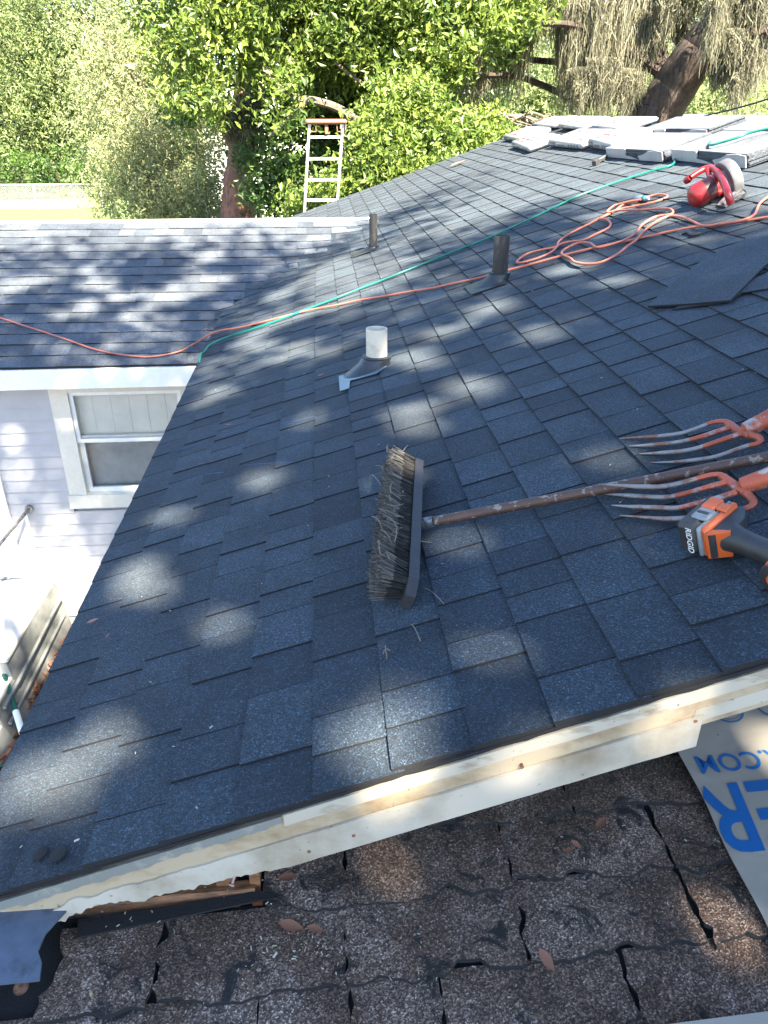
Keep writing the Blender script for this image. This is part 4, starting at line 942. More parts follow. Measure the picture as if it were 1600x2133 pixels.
for x0, y0, x1, y1 in ((844, 1170, 898, 1130), (855, 1062, 880, 1050), (775, 988, 800, 1020), (782, 1040, 798, 1052), (857, 1300, 876, 1335), (885, 1225, 925, 1258), (803, 1345, 806, 1372), (798, 1362, 812, 1355)):
    a_, b_ = rp(x0, y0, .016), rp(x1, y1, .016); hh = RN*(.03 if x0 in (844, 855) else 0); sm.tube(catmull([a_+hh, a_.lerp(b_, .5)+RV*.012+hh*.8, b_], 4), .0012, 4)
M['twig'] = simple('grey_twig', (0.17, 0.14, 0.10), 0.8, var=0.3, scale=20)
sm.build('straw_bits', [M['twig']], None, True, 80, kind='stuff', label='dry straw and twigs caught in the broom bristles')

# ------------------------------------------------------------------ garden forks
def fpx(L, hs): 
    n_ = len(L); return [rp(1240+x/4.444, 860+y/4.444, hs(i/(n_-1))) for i, (x, y) in enumerate(L)]
def garden_fork(label, tines, neck, hand, hs_list, bar, loc):
    t = thing('garden_fork', label, 'garden fork', loc)
    for L, hs in zip(tines, hs_list):
        P = catmull(fpx(L, hs), 5); N = len(P); rr = [.0014+.0056*min(1, i/N*5) if i < N*.2 else .0070+.005*max(0, (i/N-.45)) for i in range(N)]
        o = MB().tube(P, rr, 8, True, flat=.75).build('tine', [M['tine'], M['fork']], t, True, 60)
        cu_ = int(N*.52)*8; o.data.polygons.foreach_set('material_index', [1 if i >= cu_ else 0 for i in range(len(o.data.polygons))])
    P = catmull(fpx(bar, lambda f: .034), 5); MB().tube(P, .0115, 10, flat=.7).build('crossbar', [M['fork']], t, True)
    a_ = rp(1240+neck[0]/4.444, 860+neck[1]/4.444, .036); b_ = rp(1240+hand[0]/4.444, 860+hand[1]/4.444, .05); c_ = a_+(b_-a_)*3.4+RN*.02
    MB().tube([a_-(b_-a_)*.06, a_+(b_-a_)*.06, a_+(b_-a_)*.12, b_, c_], [.008, .0125, .0185, .021, .021], 14).build('socket', [M['fork']], t, True)
    e_ = a_+(b_-a_)*13+RN*.03; MB().tube([c_, c_.lerp(e_, .5), e_], [.0185, .0175, .0185], 12).build('handle', [M['handle']], t, True)
hA = lambda f: .010+.026*min(1, f*1.5)
A1 = [(230, 237), (400, 227), (600, 215), (800, 188), (950, 140), (1080, 90), (1180, 78), (1250, 102), (1310, 150), (1345, 178)]
A2 = [(310, 308), (480, 300), (700, 280), (850, 255), (1000, 215), (1150, 165), (1240, 140)]
A3 = [(410, 380), (600, 370), (800, 355), (950, 325), (1120, 270), (1280, 215), (1350, 195)]
A4 = [(515, 460), (700, 455), (900, 440), (1100, 410), (1250, 360), (1400, 308), (1500, 285), (1530, 255), (1500, 222), (1430, 202), (1360, 188)]
garden_fork('orange garden fork behind the broom handle, at the right edge', [A1, A2, A3, A4], (1360, 172), (1600, 60), [hA]*4, [(1235, 105), (1300, 150), (1360, 185), (1440, 212)], rp(1450, 925, 0))
hB1 = lambda f: .052-.016*min(1, f*1.3); hB = lambda f: .016+.020*min(1, f*1.5)
B1_ = [(30, 660), (200, 670), (400, 682), (600, 683), (750, 660), (900, 620), (1050, 580), (1150, 572), (1220, 610), (1290, 660), (1325, 690)]
B2_ = [(80, 750), (250, 760), (450, 775), (650, 780), (800, 755), (1000, 700), (1150, 660), (1210, 645)]
B3_ = [(150, 855), (350, 868), (550, 875), (750, 880), (900, 850), (1100, 800), (1300, 738)]
B4_ = [(230, 950), (450, 965), (650, 980), (800, 975), (1000, 960), (1200, 925), (1330, 900), (1430, 870), (1465, 830), (1430, 775), (1380, 735), (1330, 705)]
garden_fork('orange garden fork lying partly under the cordless impact driver', [B1_, B2_, B3_, B4_], (1330, 690), (1600, 600), [hB1, hB, hB, hB], [(1180, 590), (1250, 645), (1320, 700), (1400, 750)], rp(1400, 1040, 0))

# ------------------------------------------------------------------ cordless impact driver
dv = thing('impact_driver', 'orange and black cordless impact driver at the right edge', 'power tool', rp(1500, 1120, 0))
HB = .048
c0 = rp(1452, 1108, HB); c1 = rp(1630, 1163, HB-.006); hd = (c1-c0).normalized(); bd = RN.cross(hd).normalized(); bd = bd if bd.y > 0 else -bd
hn_ = RN
hd = (hd*.93+bd*.0-hn_*.0).normalized()
mb = MB(); mb.bbox(c0-hd*.004+bd*.026, hd*.023, bd*.056, hn_*.036, .010); mb.build('battery', [M['t_black']], dv, True)
mb = MB(); mb.bbox(c0+hd*.024+bd*.026, hd*.006, bd*.056, hn_*.034, .005); mb.build('battery_collar', [M['t_grey']], dv, True)
mb = MB(); mb.bbox(c0+hd*.034+bd*.028, hd*.008, bd*.054, hn_*.0345, .006); mb.build('orange_base', [M['t_orange']], dv, True)
mb = MB(); mb.prism([(-.030, .0), (.082, .0), (.082, .012), (.05, .030), (.012, .034), (-.010, .022), (-.028, .010)], c0+hd*.042-hn_*.027, bd, hd, hn_, .052); mb.build('base_shell', [M['t_black']], dv)
mb = MB(); mb.prism([(-.032, .0), (-.012, .0), (.004, .030), (-.004, .034)], c0+hd*.043-hn_*.029, bd, hd, hn_, .056); mb.build('orange_trim', [M['t_orange']], dv)
mb = MB(); mb.bbox(c0+hd*.004+bd*.052+hn_*.036, hd*.015, bd*.020, hn_*.005, .004); mb.build('latch_button', [M['t_orange']], dv, True)
mb = MB(); mb.bbox(c0+hd*.010+bd*.014+hn_*.036, hd*.018, bd*.018, hn_*.005, .004); mb.build('latch', [M['t_grey']], dv, True)
mb = MB(); mb.bbox(c0+hd*.010+bd*.014+hn_*.041, hd*.012, bd*.004, hn_*.0015, .001); mb.build('latch_slot', [M['t_black']], dv)
mb = MB(); mb.bbox(c0+hd*.03+bd*.05+hn_*.036, hd*.012, bd*.012, hn_*.004, .003); mb.build('rear_button', [M['t_orange']], dv, True)
g0 = c0+hd*.066+bd*.014; g1 = c1+hd*.0
P = [g0, g0.lerp(g1, .12), g0.lerp(g1, .4), g0.lerp(g1, .75), g1]
MB().tube(P, [.032, .026, .0235, .024, .028], 16, upv=tuple(hn_)).build('grip', [M['t_black']], dv, True, 60)
P = [g0.lerp(g1, .10)+bd*.013+hn_*.016, g0.lerp(g1, .45)+bd*.011+hn_*.0165, g0.lerp(g1, .9)+bd*.010+hn_*.019]
MB().tube(P, [.005, .0045, .005], 6, flat=.6).build('grip_stripe', [M['t_orange']], dv, True)
MB().tube([g0.lerp(g1, .10)+bd*.013+hn_*.016, g0.lerp(g1, .12)-bd*.006+hn_*.020, g0.lerp(g1, .13)-bd*.016+hn_*.012], .0035, 6).build('grip_stripe', [M['t_orange']], dv, True)
hc = g1+hd*.022
MB().tube([hc-bd*.065, hc-bd*.062, hc-bd*.03, hc+bd*.03, hc+bd*.062, hc+bd*.066], [.020, .030, .033, .033, .028, .012], 20).build('motor_head', [M['t_black']], dv, True, 40)
MB().tube([hc-bd*.067, hc-bd*.066], [.013, .014], 16).build('vent_ring', [M['t_orange']], dv, True)
for k in range(4):
    an = -1.2+k*.55; q = hc-bd*.058+(hn_*math.cos(an)-hd*math.sin(an))*.0305; MB().tube([q, q+bd*.012], .004, 8).build('vent_dot', [M['t_orange']], dv, True)
MB().tube([hc+bd*.066, hc+bd*.095], [.011, .010], 12).build('chuck', [M['steel']], dv, True)
def text3(s, O_, ex, ey, size, mat, name, parent, bold=0.0):
    cu = bpy.data.curves.new(name, 'FONT'); cu.body = s; cu.size = size; cu.offset = bold; cu.resolution_u = 3
    ob = bpy.data.objects.new('tmp', cu); COL.objects.link(ob)
    me = bpy.data.meshes.new_from_object(ob.evaluated_get(bpy.context.evaluated_depsgraph_get())); bpy.data.objects.remove(ob)
    V = [tuple(O_+ex*v.co.x+ey*v.co.y) for v in me.vertices]; F = [tuple(p.vertices) for p in me.polygons]; bpy.data.meshes.remove(me)
    return fan(name, V, F, mat, parent)
text3('RIDGID', c0+bd*(.026-.0568)+hn_*.030-hd*.001, -hn_, hd, .018, M['print_white'], 'brand_print', dv, .0003)
text3('V/H', c0+hd*.026+bd*.012+hn_*.0346+hn_*.0006, bd, hd*-1, .010, M['t_black'], 'pen_initials', dv)

# ------------------------------------------------------------------ fallen leaves and crumbs
def dead_leaf(p, n_, ang, size, label, tone=.5, asp=.42, cat='leaf'):
    a = Vector((math.cos(ang), math.sin(ang), 0)); a = (a-n_*a.dot(n_)).normalized(); b = n_.cross(a); vs = []; N = 7
    for i in range(N):
        f_ = i/(N-1); w_ = size*asp*.5*math.sin(math.pi*f_**.85)*(1 if 0 < i < N-1 else 0)+.0004
        cpt = p+a*(f_-.5)*size+n_*(.004+size*.10*(f_-.5)**2*2)
        vs += [cpt+b*w_+n_*w_*.35, cpt, cpt-b*w_+n_*w_*.25]
    fs = [(3*i+k, 3*i+k+1, 3*i+k+4, 3*i+k+3) for i in range(N-1) for k in range(2)]
    o = fan('fallen_leaf', [tuple(v) for v in vs], fs, M['deadleaf'], None, [tone]*len(fs), True); o['label'] = label; o['category'] = cat; o['group'] = 'fallen dry leaves'
LN = Vector((0, -LS, 1)).normalized()
dead_leaf(lowp(607, 1932, .012), LN, -.35, .050, 'brown leaf on the old shingles, larger of the pair lower left', .55)
dead_leaf(lowp(657, 1938, .012), LN, -.3, .034, 'small brown leaf beside a larger one on the old shingles', .45)
dead_leaf(lowp(1138, 2003, .012), LN, -1.2, .046, 'tan pointed leaf on the old shingles, bottom centre', .75)
dead_leaf(lowp(1252, 1716, .012), LN, .7, .036, 'reddish leaf below the white fascia, nearest the underlayment', .35)
dead_leaf(lowp(1200, 1762, .012), LN, -.9, .026, 'curled yellow-brown leaf in the middle of the old shingles', .85)
dead_leaf(lowp(1185, 1774, .012), LN, .2, .022, 'tiny red-brown leaf touching the curled yellow-brown one', .25)
dead_leaf(lowp(600, 1830, .014), LN, .1, .040, 'brown leaf tucked under the torn fascia cover', .4)
dead_leaf(rp(195, 1296, .014), RN, .1, .034, 'pale leaf on the roof close to the left eave', 1.0)
dead_leaf(rp(226, 1326, .014), RN, 1.2, .018, 'small curled brown leaf right below the pale one at the eave', .4)
dead_leaf(rp(669, 783, .014), RN, .2, .03, 'small tan leaf left of the white vent pipe', .9)
dead_leaf(rp(955, 342, .02), RN, .2, .19, 'large pale bleached leaf alone on the far roof', 1.0, .5)
dead_leaf(rp(477, 886, .014), RN, -.6, .04, 'thin yellow leaf near the blue chalk line', .95, .15)
mb = MB(); g2 = random.Random(4)
def crumb(p, s, d):
    e = [Vector((g2.gauss(0, 1), g2.gauss(0, 1), g2.gauss(0, .5))).normalized() for _ in range(2)]; e2 = e[0].cross(e[1]).normalized(); e1 = e2.cross(e[0])
    mb.box(p+Vector((0, 0, s*.3)), e[0]*s*d, e1*s*.4, e2*s*.3, 0 if g2.random() < .8 else 1)
for k in range(260):
    X, Y = g2.uniform(-.5, .78), g2.uniform(.62, 1.12); crumb(Lp(X, Y+LTW*X, .010), g2.uniform(.0008, .0021), g2.uniform(.8, 2.2))
for k in range(60):
    X = -.05+g2.gauss(0, .10); Y = .90+g2.gauss(0, .018); crumb(Lp(X, Y, .010), g2.uniform(.0010, .0026), g2.uniform(.8, 2.0))
for x, y, s in ((573, 1990, .004), (190, 2072, .005), (572, 1970, .003), (500, 1960, .003), (440, 1515, .0032), (362, 1555, .0022), (410, 1683, .003), (160, 1751, .0036), (44, 1764, .002)):
    crumb((rp(x, y, .013) if y < 1800 else lowp(x, y, .012)), s, 1.3)
for k in range(90):
    u_, v_ = g2.uniform(-.9, 1.9), g2.uniform(1.1, 5); crumb(R(u_, v_, .011), g2.uniform(.0010, .0024), 1.2)
mb.build('roof_debris', [simple('pale_chips', (.42, .38, .32), .8), M['straw']], None, kind='stuff', label='pale chips and crumbs scattered over the shingles')
for x, y, s in ((85, 1776, .016), (122, 1778, .018)):
    m2 = MB(); p = rp(x, y, .012); m2.tube([p, p+RN*.002, p+RN*.0035], [s, s*.9, s*.4], 9); o = m2.build('tar_blob', [M['asphalt']], None, True)
    o['category'] = 'tar blob'; o['group'] = 'tar blobs by the eave'; o['label'] = 'black tar blob at the lower left roof corner, '+('left one' if x == 85 else 'right one')

# ------------------------------------------------------------------ ladder beyond the far rake
ld = thing('step_ladder', 'silver ladder with rust-red top cap beyond the far roof edge', 'ladder', (-.3, 11.35, GZ))
def lrail(s, z):  # point on a rail
    f_ = (-.06-z)/3.6; return Vector((.114-.46*f_*.8+s*(.205+.02*f_), 10.62+.80*f_, z))
for s in (-1, 1):
    mb = MB(); a, b = lrail(s, -.09), lrail(s, GZ); dd = (b-a).normalized(); wv = Vector((1, 0, 0)); nv = dd.cross(wv).normalized()
    mb.box((a+b)/2, dd*((b-a).length/2), wv*.016, nv*.035); mb.build('rail', [M['alu']], ld)
z = -.24
while z > GZ+.1:
    a, b = lrail(-1, z), lrail(1, z); mb = MB(); mb.box((a+b)/2, Vector(((b-a).length/2-.017, 0, 0)), Vector((0, .04, 0)), Vector((0, 0, .014))); mb.build('rung', [M['alu']], ld); z -= .248
c = (lrail(-1, -.07)+lrail(1, -.07))/2; mb = MB(); mb.bbox(c, (.255, 0, 0), (0, .07, 0), (0, 0, .028), .02); mb.build('top_cap', [M['ladcap']], ld, True)
for s in (-1, 1):
    mb = MB(); q = c+Vector((s*.13, -.03, -.03)); mb.tube([q, q+Vector((0, 0, -.08)), q+Vector((s*.07, 0, -.08))], .008, 6); mb.build('brace', [M['rust']], ld)
mb = MB(); mb.bbox(c+Vector((0, -.02, -.08)), (.022, 0, 0), (0, .012, 0), (0, 0, .06), .005); mb.build('brace', [M['rust']], ld)
#@@PART3

# ------------------------------------------------------------------ background: neighbours, fence, hedge
nh = thing('neighbour_house', 'white house half hidden behind the mossy red-barked trunk', 'house', (at(520, 300, 24).x, 24, GZ))
xl_, xr_ = at(425, 300, 24).x, at(640, 300, 24).x; zt_ = at(500, 232, 24).z
mb = MB(); mb.aabox((xl_, 24, GZ), (xr_, 31, zt_)); wl_ = mb.build('wall', [M['white']], nh)
z = GZ+.05
while z < zt_-.1:
    mb = MB(); mb.hexa([(xl_-.01, 23.97, z), (xr_+.01, 23.97, z), (xr_+.01, 24.0, z), (xl_-.01, 24.0, z), (xl_-.01, 23.99, z+.19), (xr_+.01, 23.99, z+.19), (xr_+.01, 24.0, z+.19), (xl_-.01, 24.0, z+.19)]); mb.build('siding_board', [M['white']], wl_); z += .195
mb = MB(); mb.prism([(xl_-.3, zt_), (xr_+.3, zt_), ((xl_+xr_)/2, zt_+1.0)], (0, 23.7, 0), (1, 0, 0), (0, 0, 1), (0, 1, 0), 7.6); mb.build('roof', [M['tread']], nh)
mb = MB(); xw = at(612, 300, 23.9).x; mb.aabox((xw-.4, 23.93, -2.6), (xw+.4, 23.96, -1.2)); w_o = mb.build('window', [M['cream']], nh); MB().aabox((xw-.33, 23.90, -2.53), (xw+.33, 23.928, -1.27)).build('pane', [M['dark']], w_o)
mb = MB(); a = at(537, 400, 17); mb.aabox((a.x-.06, 16.95, GZ), (a.x+.06, 17.07, at(537, 398, 17).z)); o = mb.build('white_post', [M['white']]); o['label'] = 'white square post right of the reddish trunk behind the wing ridge'; o['category'] = 'post'
def shed(x0, x1, yt, Y, label, m):
    a, b = at(x0, yt, Y), at(x1, yt, Y); t = thing('shed', label, 'shed', ((a.x+b.x)/2, Y+2, GZ)); ze = a.z-.75
    MB().aabox((a.x, Y, GZ), (b.x, Y+4, ze)).build('wall', [M['white']], t)
    mb = MB(); w = .25; xm = (a.x+b.x)/2
    mb.prism([(a.x-w, ze), (b.x+w, ze), (b.x-(b.x-a.x)*.22, a.z), (a.x+(b.x-a.x)*.22, a.z)], (0, Y-.3, 0), (1, 0, 0), (0, 0, 1), (0, 1, 0), 4.6); r_ = mb.build('roof', [m], t)
    n_ = 7
    for k in range(1, n_):
        x_ = a.x+(b.x-a.x)*(.22+.56*k/n_); MB().box((x_, Y-.31, (ze+a.z)/2), (.03, 0, 0), (0, .02, 0), (0, 0, (a.z-ze)/2)).build('roof_seam', [m], r_)
shed(1405, 1500, 238, 30, 'pale grey metal-roofed shed beyond the ridge, under the moss', simple('pale_metal_roof', (.45, .52, .58), .4, .3))
shed(1545, 1700, 240, 32, 'white shed beyond the ridge at the right edge', M['white'])

fe = thing('chain_link_fence', 'chain-link fence across the sunny lawn at the far left', 'fence', (-16, 37, GZ))
FX0, FX1, FY = -32.0, -9.5, 37.0
MB().tube([(FX0, FY, GZ+1.0), (FX1, FY, GZ+1.0)], .030, 6).build('top_rail', [M['alu']], fe, True)
x = FX1
while x > FX0: MB().tube([(x, FY, GZ), (x, FY, GZ+1.03)], .04, 8).build('post', [M['alu']], fe, True); x -= 2.8
vs = []; fs = []; k = 0; x = FX0
while x < FX1-1.0:
    for s in (1, -1):
        x0_ = x if s > 0 else x+.98; b = len(vs); w = .004
        vs += [(x0_-w, FY, GZ+.02), (x0_+w, FY, GZ+.02), (x0_+s*.98+w, FY+.004, GZ+1.0), (x0_+s*.98-w, FY+.004, GZ+1.0)]; fs.append((b, b+1, b+2, b+3))
    x += .07
fan('wire_mesh', vs, fs, M['alu'], fe, kind='stuff')

# ------------------------------------------------------------------ trees
def blob(px, py, Y, rpx, ry=None, asp=1.0):
    c = at(px, py, Y); s = Y/FPX*1.06; r = rpx*s; return (tuple(c), (r, ry if ry else r, r*asp))
g = np.random.default_rng(21)
# bright broadleaf tree in the middle
t = thing('broadleaf_tree', 'bright green broad-leaved tree spreading above the ladder', 'tree', (2.2, 14.5, GZ))
B = [blob(430, 60, 12.8, 110, 1.0, .9), blob(410, 190, 12.6, 75, .7), blob(560, 40, 13.4, 110, 1.0), blob(590, 215, 12.6, 48, .5), blob(700, 50, 14, 130, 1.2), blob(840, 50, 13.4, 130, 1.2), blob(960, 40, 13, 110, 1.0, .8), blob(1040, 20, 13, 70, .8, .6), blob(850, 150, 13.6, 90, .8), blob(480, -60, 13.5, 200, 1.6, .6), blob(850, -80, 14, 260, 1.8, .5), blob(640, 150, 15.2, 110, .8)]
C, tn, cen = clumped(B, 62000, 700, .17, g)
foliage('crown', C, tn, .115, .44, M['leaf_bright'], t, g)
mb = MB(); limb(mb, [(2.2, 14.5, GZ), (2.1, 14.4, -1.5), (1.7, 14.2, 0.2), (1.9, 14.0, 2.2)], .20, .10, 8, 8, .02)
limb(mb, [at(880, 200, 14.2), at(860, 120, 13.9), at(850, 20, 13.6), at(840, -80, 13.6)], .11, .05, 6); limb(mb, [at(900, 150, 14.1), at(850, 170, 13.6), at(800, 190, 13.2)], .07, .03, 6)
limb(mb, [(1.7, 14.2, 0.2), at(700, 100, 14.2), at(600, 20, 13.6)], .09, .03, 6)
mb.build('trunk', [M['bark']], t, True)
mb = MB(); limb(mb, [at(772, 278, 13.2), at(740, 250, 13.0), at(700, 224, 12.9), at(655, 210, 12.8), at(620, 204, 12.8), at(575, 175, 12.8), at(550, 140, 12.9)], .075, .04, 6, 8, .01); limb(mb, [at(640, 208, 12.8), at(600, 250, 12.7), at(560, 285, 12.6)], .05, .02); limb(mb, [at(772, 278, 13.2), at(830, 320, 13.6), (2.1, 14.4, -1.6)], .11, .14); limb(mb, [at(700, 130, 13.2), at(735, 160, 13.1), at(775, 185, 13.0)], .03, .02)
mb.build('bare_limb', [M['barkpale']], t, True)
# dark understory behind the ladder
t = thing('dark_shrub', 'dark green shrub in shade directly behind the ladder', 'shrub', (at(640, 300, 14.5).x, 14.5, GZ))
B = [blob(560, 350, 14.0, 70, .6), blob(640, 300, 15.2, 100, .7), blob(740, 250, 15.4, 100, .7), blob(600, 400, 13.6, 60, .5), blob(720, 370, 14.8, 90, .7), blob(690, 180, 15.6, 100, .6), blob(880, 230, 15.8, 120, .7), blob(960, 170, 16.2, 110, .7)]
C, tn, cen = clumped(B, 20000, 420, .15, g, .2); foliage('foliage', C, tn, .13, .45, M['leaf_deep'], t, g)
mb = MB()
for k in range(6): limb(mb, [(t.location.x+rnd.uniform(-.3, .3), 14.5, GZ), at(560+k*60, 400, 14.5), at(560+k*62, 300+rnd.uniform(-40, 40), 14.6)], .04, .012, 5, 5)
mb.build('stems', [M['bark']], t, True, kind='stuff')
# lit shrub rising over the far rake
t = thing('leafy_shrub', 'bright green leafy shrub rising over the far roof edge', 'shrub', (at(900, 330, 12.2).x, 12.2, GZ))
B = [blob(840, 240, 12.0, 70, .6), blob(800, 310, 11.7, 60, .5), blob(900, 300, 12.0, 70, .6), blob(960, 320, 12.0, 60, .5), blob(1010, 275, 12.4, 40, .4), blob(760, 370, 11.6, 50, .4), blob(880, 370, 11.6, 70, .5), blob(700, 420, 11.6, 55, .4), blob(640, 440, 11.8, 45, .4), blob(740, 440, 11.6, 70, .5), blob(850, 205, 12.2, 45, .4)]
C, tn, cen = clumped(B, 30000, 420, .125, g, .35); foliage('foliage', C, np.clip(tn+.05, 0, 1), .095, .48, M['leaf_bright'], t, g)
mb = MB()
for k in range(8): limb(mb, [(t.location.x+rnd.uniform(-.3, .3), 12.2, GZ), at(740+k*32, 420, 12.1), at(720+k*38, 280+rnd.uniform(-30, 60), 12.0)], .035, .010, 5, 5)
mb.build('stems', [M['barkpale']], t, True, kind='stuff')
# pale fine-leaved tree, left of centre
t = thing('pale_tree', 'pale fine-leaved tree drooping over the lawn left of centre', 'tree', (at(330, 300, 17.5).x, 17.5, GZ))
B = [blob(300, 200, 17.5, 120, 1.2), blob(360, 300, 16.5, 120, 1.0), blob(260, 330, 17, 90, .9), blob(350, 400, 16.2, 95, .8), blob(240, 110, 18, 100, 1.0), blob(420, 250, 17, 70, .7), blob(300, 420, 16.4, 85, .8), blob(430, 380, 16.4, 60, .5), blob(330, 60, 18.2, 90, .8), blob(400, 440, 16, 75, .6)]
C, tn, cen = sprays(B, 70000, 1500, .75, g, .2, .35, .06); foliage('crown', C, tn, .078, .34, M['leaf_pale'], t, g)
mb = MB(); limb(mb, [(t.location.x, 17.6, GZ), at(330, 380, 17.6), at(310, 250, 17.8), at(280, 120, 18)], .14, .05, 8)
for k in range(26):
    p = Vector(cen[g.integers(0, len(cen))]); q = at(320+rnd.uniform(-20, 20), rnd.uniform(180, 400), 17.6); limb(mb, [q, q.lerp(p, .5)+Vector((0, 0, .15)), p], .035, .008, 4, 5)
mb.build('trunk', [M['barkpale']], t, True)
# big soft tree, far left
t = thing('soft_green_tree', 'large soft green tree filling the upper left corner', 'tree', (at(112, 300, 48).x, 48, GZ))
B = [blob(60, 120, 46, 130, 3), blob(170, 60, 47, 120, 3), blob(20, 230, 45, 90, 2.4), blob(130, 210, 46, 90, 2.4), blob(-80, 100, 46, 150, 3), blob(70, -20, 47, 160, 3.4), blob(230, -20, 48, 130, 3), blob(-60, 260, 45, 90, 2.2), blob(15, 275, 44.5, 45, 1.2), blob(200, 150, 47, 90, 2)]
C, tn, cen = sprays(B, 80000, 1300, 2.2, g, .2, .6, .20); foliage('crown', C, tn, .22, .36, M['leaf_soft'], t, g)
mb = MB(); limb(mb, [at(112, 420, 48), at(108, 300, 48), at(120, 200, 47.5), at(150, 80, 47)], .55, .25, 8)
for k in range(16):
    p = Vector(cen[g.integers(0, len(cen))]); q = at(115, rnd.uniform(150, 300), 47.8); limb(mb, [q, q.lerp(p, .5)+Vector((0, 0, .7)), p], .14, .03, 4, 5)
mb.build('trunk', [M['bark']], t, True)
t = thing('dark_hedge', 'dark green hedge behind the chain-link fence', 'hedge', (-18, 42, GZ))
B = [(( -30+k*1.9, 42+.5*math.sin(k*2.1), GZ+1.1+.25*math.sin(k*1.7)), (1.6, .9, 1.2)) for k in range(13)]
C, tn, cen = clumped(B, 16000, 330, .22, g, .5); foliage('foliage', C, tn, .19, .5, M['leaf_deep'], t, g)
mb = MB()
for k in range(13): limb(mb, [(B[k][0][0], 42, GZ), (B[k][0][0]+.2, 42, GZ+.8), (B[k][0][0]+rnd.uniform(-.4, .4), 42, GZ+1.8)], .06, .02, 4, 5)
mb.build('stems', [M['bark']], t, True, kind='stuff')
# pale trees far right behind the moss
for i, (px, py, Y, r_, lab) in enumerate(((1140, 190, 34, 75, 'sunlit yellow-green tree seen through the gap in the moss'), (1480, 190, 36, 110, 'sunlit green tree behind the leaning mossy trunk'), (1600, 200, 40, 110, 'far green tree at the right edge behind the wire'), (1300, 120, 40, 150, 'hazy green tree behind the thickest moss curtain'))):
    t = thing('far_tree', lab, 'tree', (at(px, 240, Y).x, Y, GZ), 'trees beyond the ridge')
    B = [blob(px, py, Y, r_, 1.6), blob(px+r_*.6, py+20, Y+1, r_*.7, 1.2), blob(px-r_*.6, py+30, Y, r_*.7, 1.2), blob(px, py+70, Y, r_*.8, 1.2)]
    C, tn, cen = clumped(B, 11000, 260, .34, g, .3); foliage('crown', C, np.clip(tn+.12, 0, 1), .22, .42, M['leaf_far'], t, g)
    mb = MB(); limb(mb, [(t.location.x, Y, GZ), (t.location.x+.2, Y, -1), (t.location.x, Y, at(px, py, Y).z)], .25, .1, 6); mb.build('trunk', [M['bark']], t, True)
# far wood closing the view
n = 60000; X = g.uniform(-75, 75, n); Yd = g.uniform(56, 66, n); top = 5.5+2.2*np.sin(X*.21)+1.6*np.sin(X*.53+1)+1.0*np.sin(X*1.3); Z = GZ+(top-GZ)*g.random(n)**.8
cl = np.stack([np.round(X/1.3)*1.3, Yd, np.round(Z/1.0)*1.0], 1); C = np.stack([X, Yd, Z], 1)*.45+cl*.55
foliage('far_woods', C, np.clip(.5+.35*np.sin(cl[:, 0]*7.1+cl[:, 2]*3.3)+g.normal(0, .15, n), 0, 1), .75, .6, M['leaf_far'], None, g, kind='stuff', label='hazy wood closing the view behind the garden')

# ------------------------------------------------------------------ Spanish moss
def moss_strands(F_, rng):
    """F_: festoons (x, y, ztop, length, width, strands) -> ribbon mesh arrays"""
    Vs = []; Qs = []; T = []; base = 0
    for x, y, zt, ln, wd_, ns in F_:
        a = rng.uniform(0, 6.28, ns); rr_ = wd_*np.sqrt(rng.random(ns)); x0 = x+rr_*np.cos(a); y0 = y+rr_*np.sin(a)*.7
        L_ = ln*(1-.75*(rr_/wd_)**1.5)*rng.uniform(.35, 1.0, ns); st_ = zt-ln*.35*rng.random(ns)*(rng.random(ns) < .6)
        seg_ = 6; jx = np.cumsum(rng.normal(0, .026, (ns, seg_)), 1); jy = np.cumsum(rng.normal(0, .030, (ns, seg_)), 1)
        f_ = np.linspace(0, 1, seg_)[None, :]; px_ = x0[:, None]-(x0-x)[:, None]*f_*.35+jx; py_ = y0[:, None]+jy; pz = st_[:, None]-L_[:, None]*f_
        th_ = rng.uniform(0, 3.14, ns)[:, None]; w_ = (.0068*(1-.6*f_))*np.ones((ns, 1))
        A_ = np.stack([px_+np.cos(th_)*w_, py_+np.sin(th_)*w_, pz], 2); B_ = np.stack([px_-np.cos(th_)*w_, py_-np.sin(th_)*w_, pz+.01], 2)
        V = np.stack([A_, B_], 2).reshape(-1, 3); Vs.append(V)
        i = np.arange(ns)[:, None]*seg_*2+base+np.arange(seg_-1)[None, :]*2; q = np.stack([i, i+1, i+3, i+2], 2).reshape(-1, 4); Qs.append(q)
        tt_ = np.clip(rng.normal(.5, .12)+rng.normal(0, .2, ns), 0, 1); T.append(np.repeat(tt_, seg_-1)); base += ns*seg_*2
    return np.concatenate(Vs), np.concatenate(Qs), np.concatenate(T)
mo = thing('mossy_oak', 'leaning oak hung with curtains of grey Spanish moss at upper right', 'tree', (at(1340, 270, 13.5).x, 13.5, GZ))
mb = MB()
limb(mb, [(at(1330, 420, 13.6).x-.3, 13.7, GZ-.1), at(1330, 420, 13.6), at(1355, 262, 13.5), at(1390, 205, 13.4), at(1430, 140, 13.2), at(1480, 80, 13.0), at(1540, 10, 12.8), at(1640, -90, 12.6)], .42, .26, 8, 12, .04)
limb(mb, [at(1385, 215, 13.5), at(1375, 120, 13.9), at(1340, 20, 14.2), at(1290, -80, 14.4)], .16, .09, 7)
limb(mb, [at(1480, 80, 13.0), at(1570, 70, 12.4), at(1700, 40, 12.0)], .14, .08, 6)
limb(mb, [at(1340, 20, 14.2), at(1200, -20, 14.2), at(1080, 0, 14.0), at(960, 40, 14.0), at(900, 60, 14)], .10, .03, 7); limb(mb, [at(1370, 150, 13.8), at(1250, 70, 13.6), at(1130, 50, 13.4), at(1010, 90, 13.2)], .08, .025, 7)
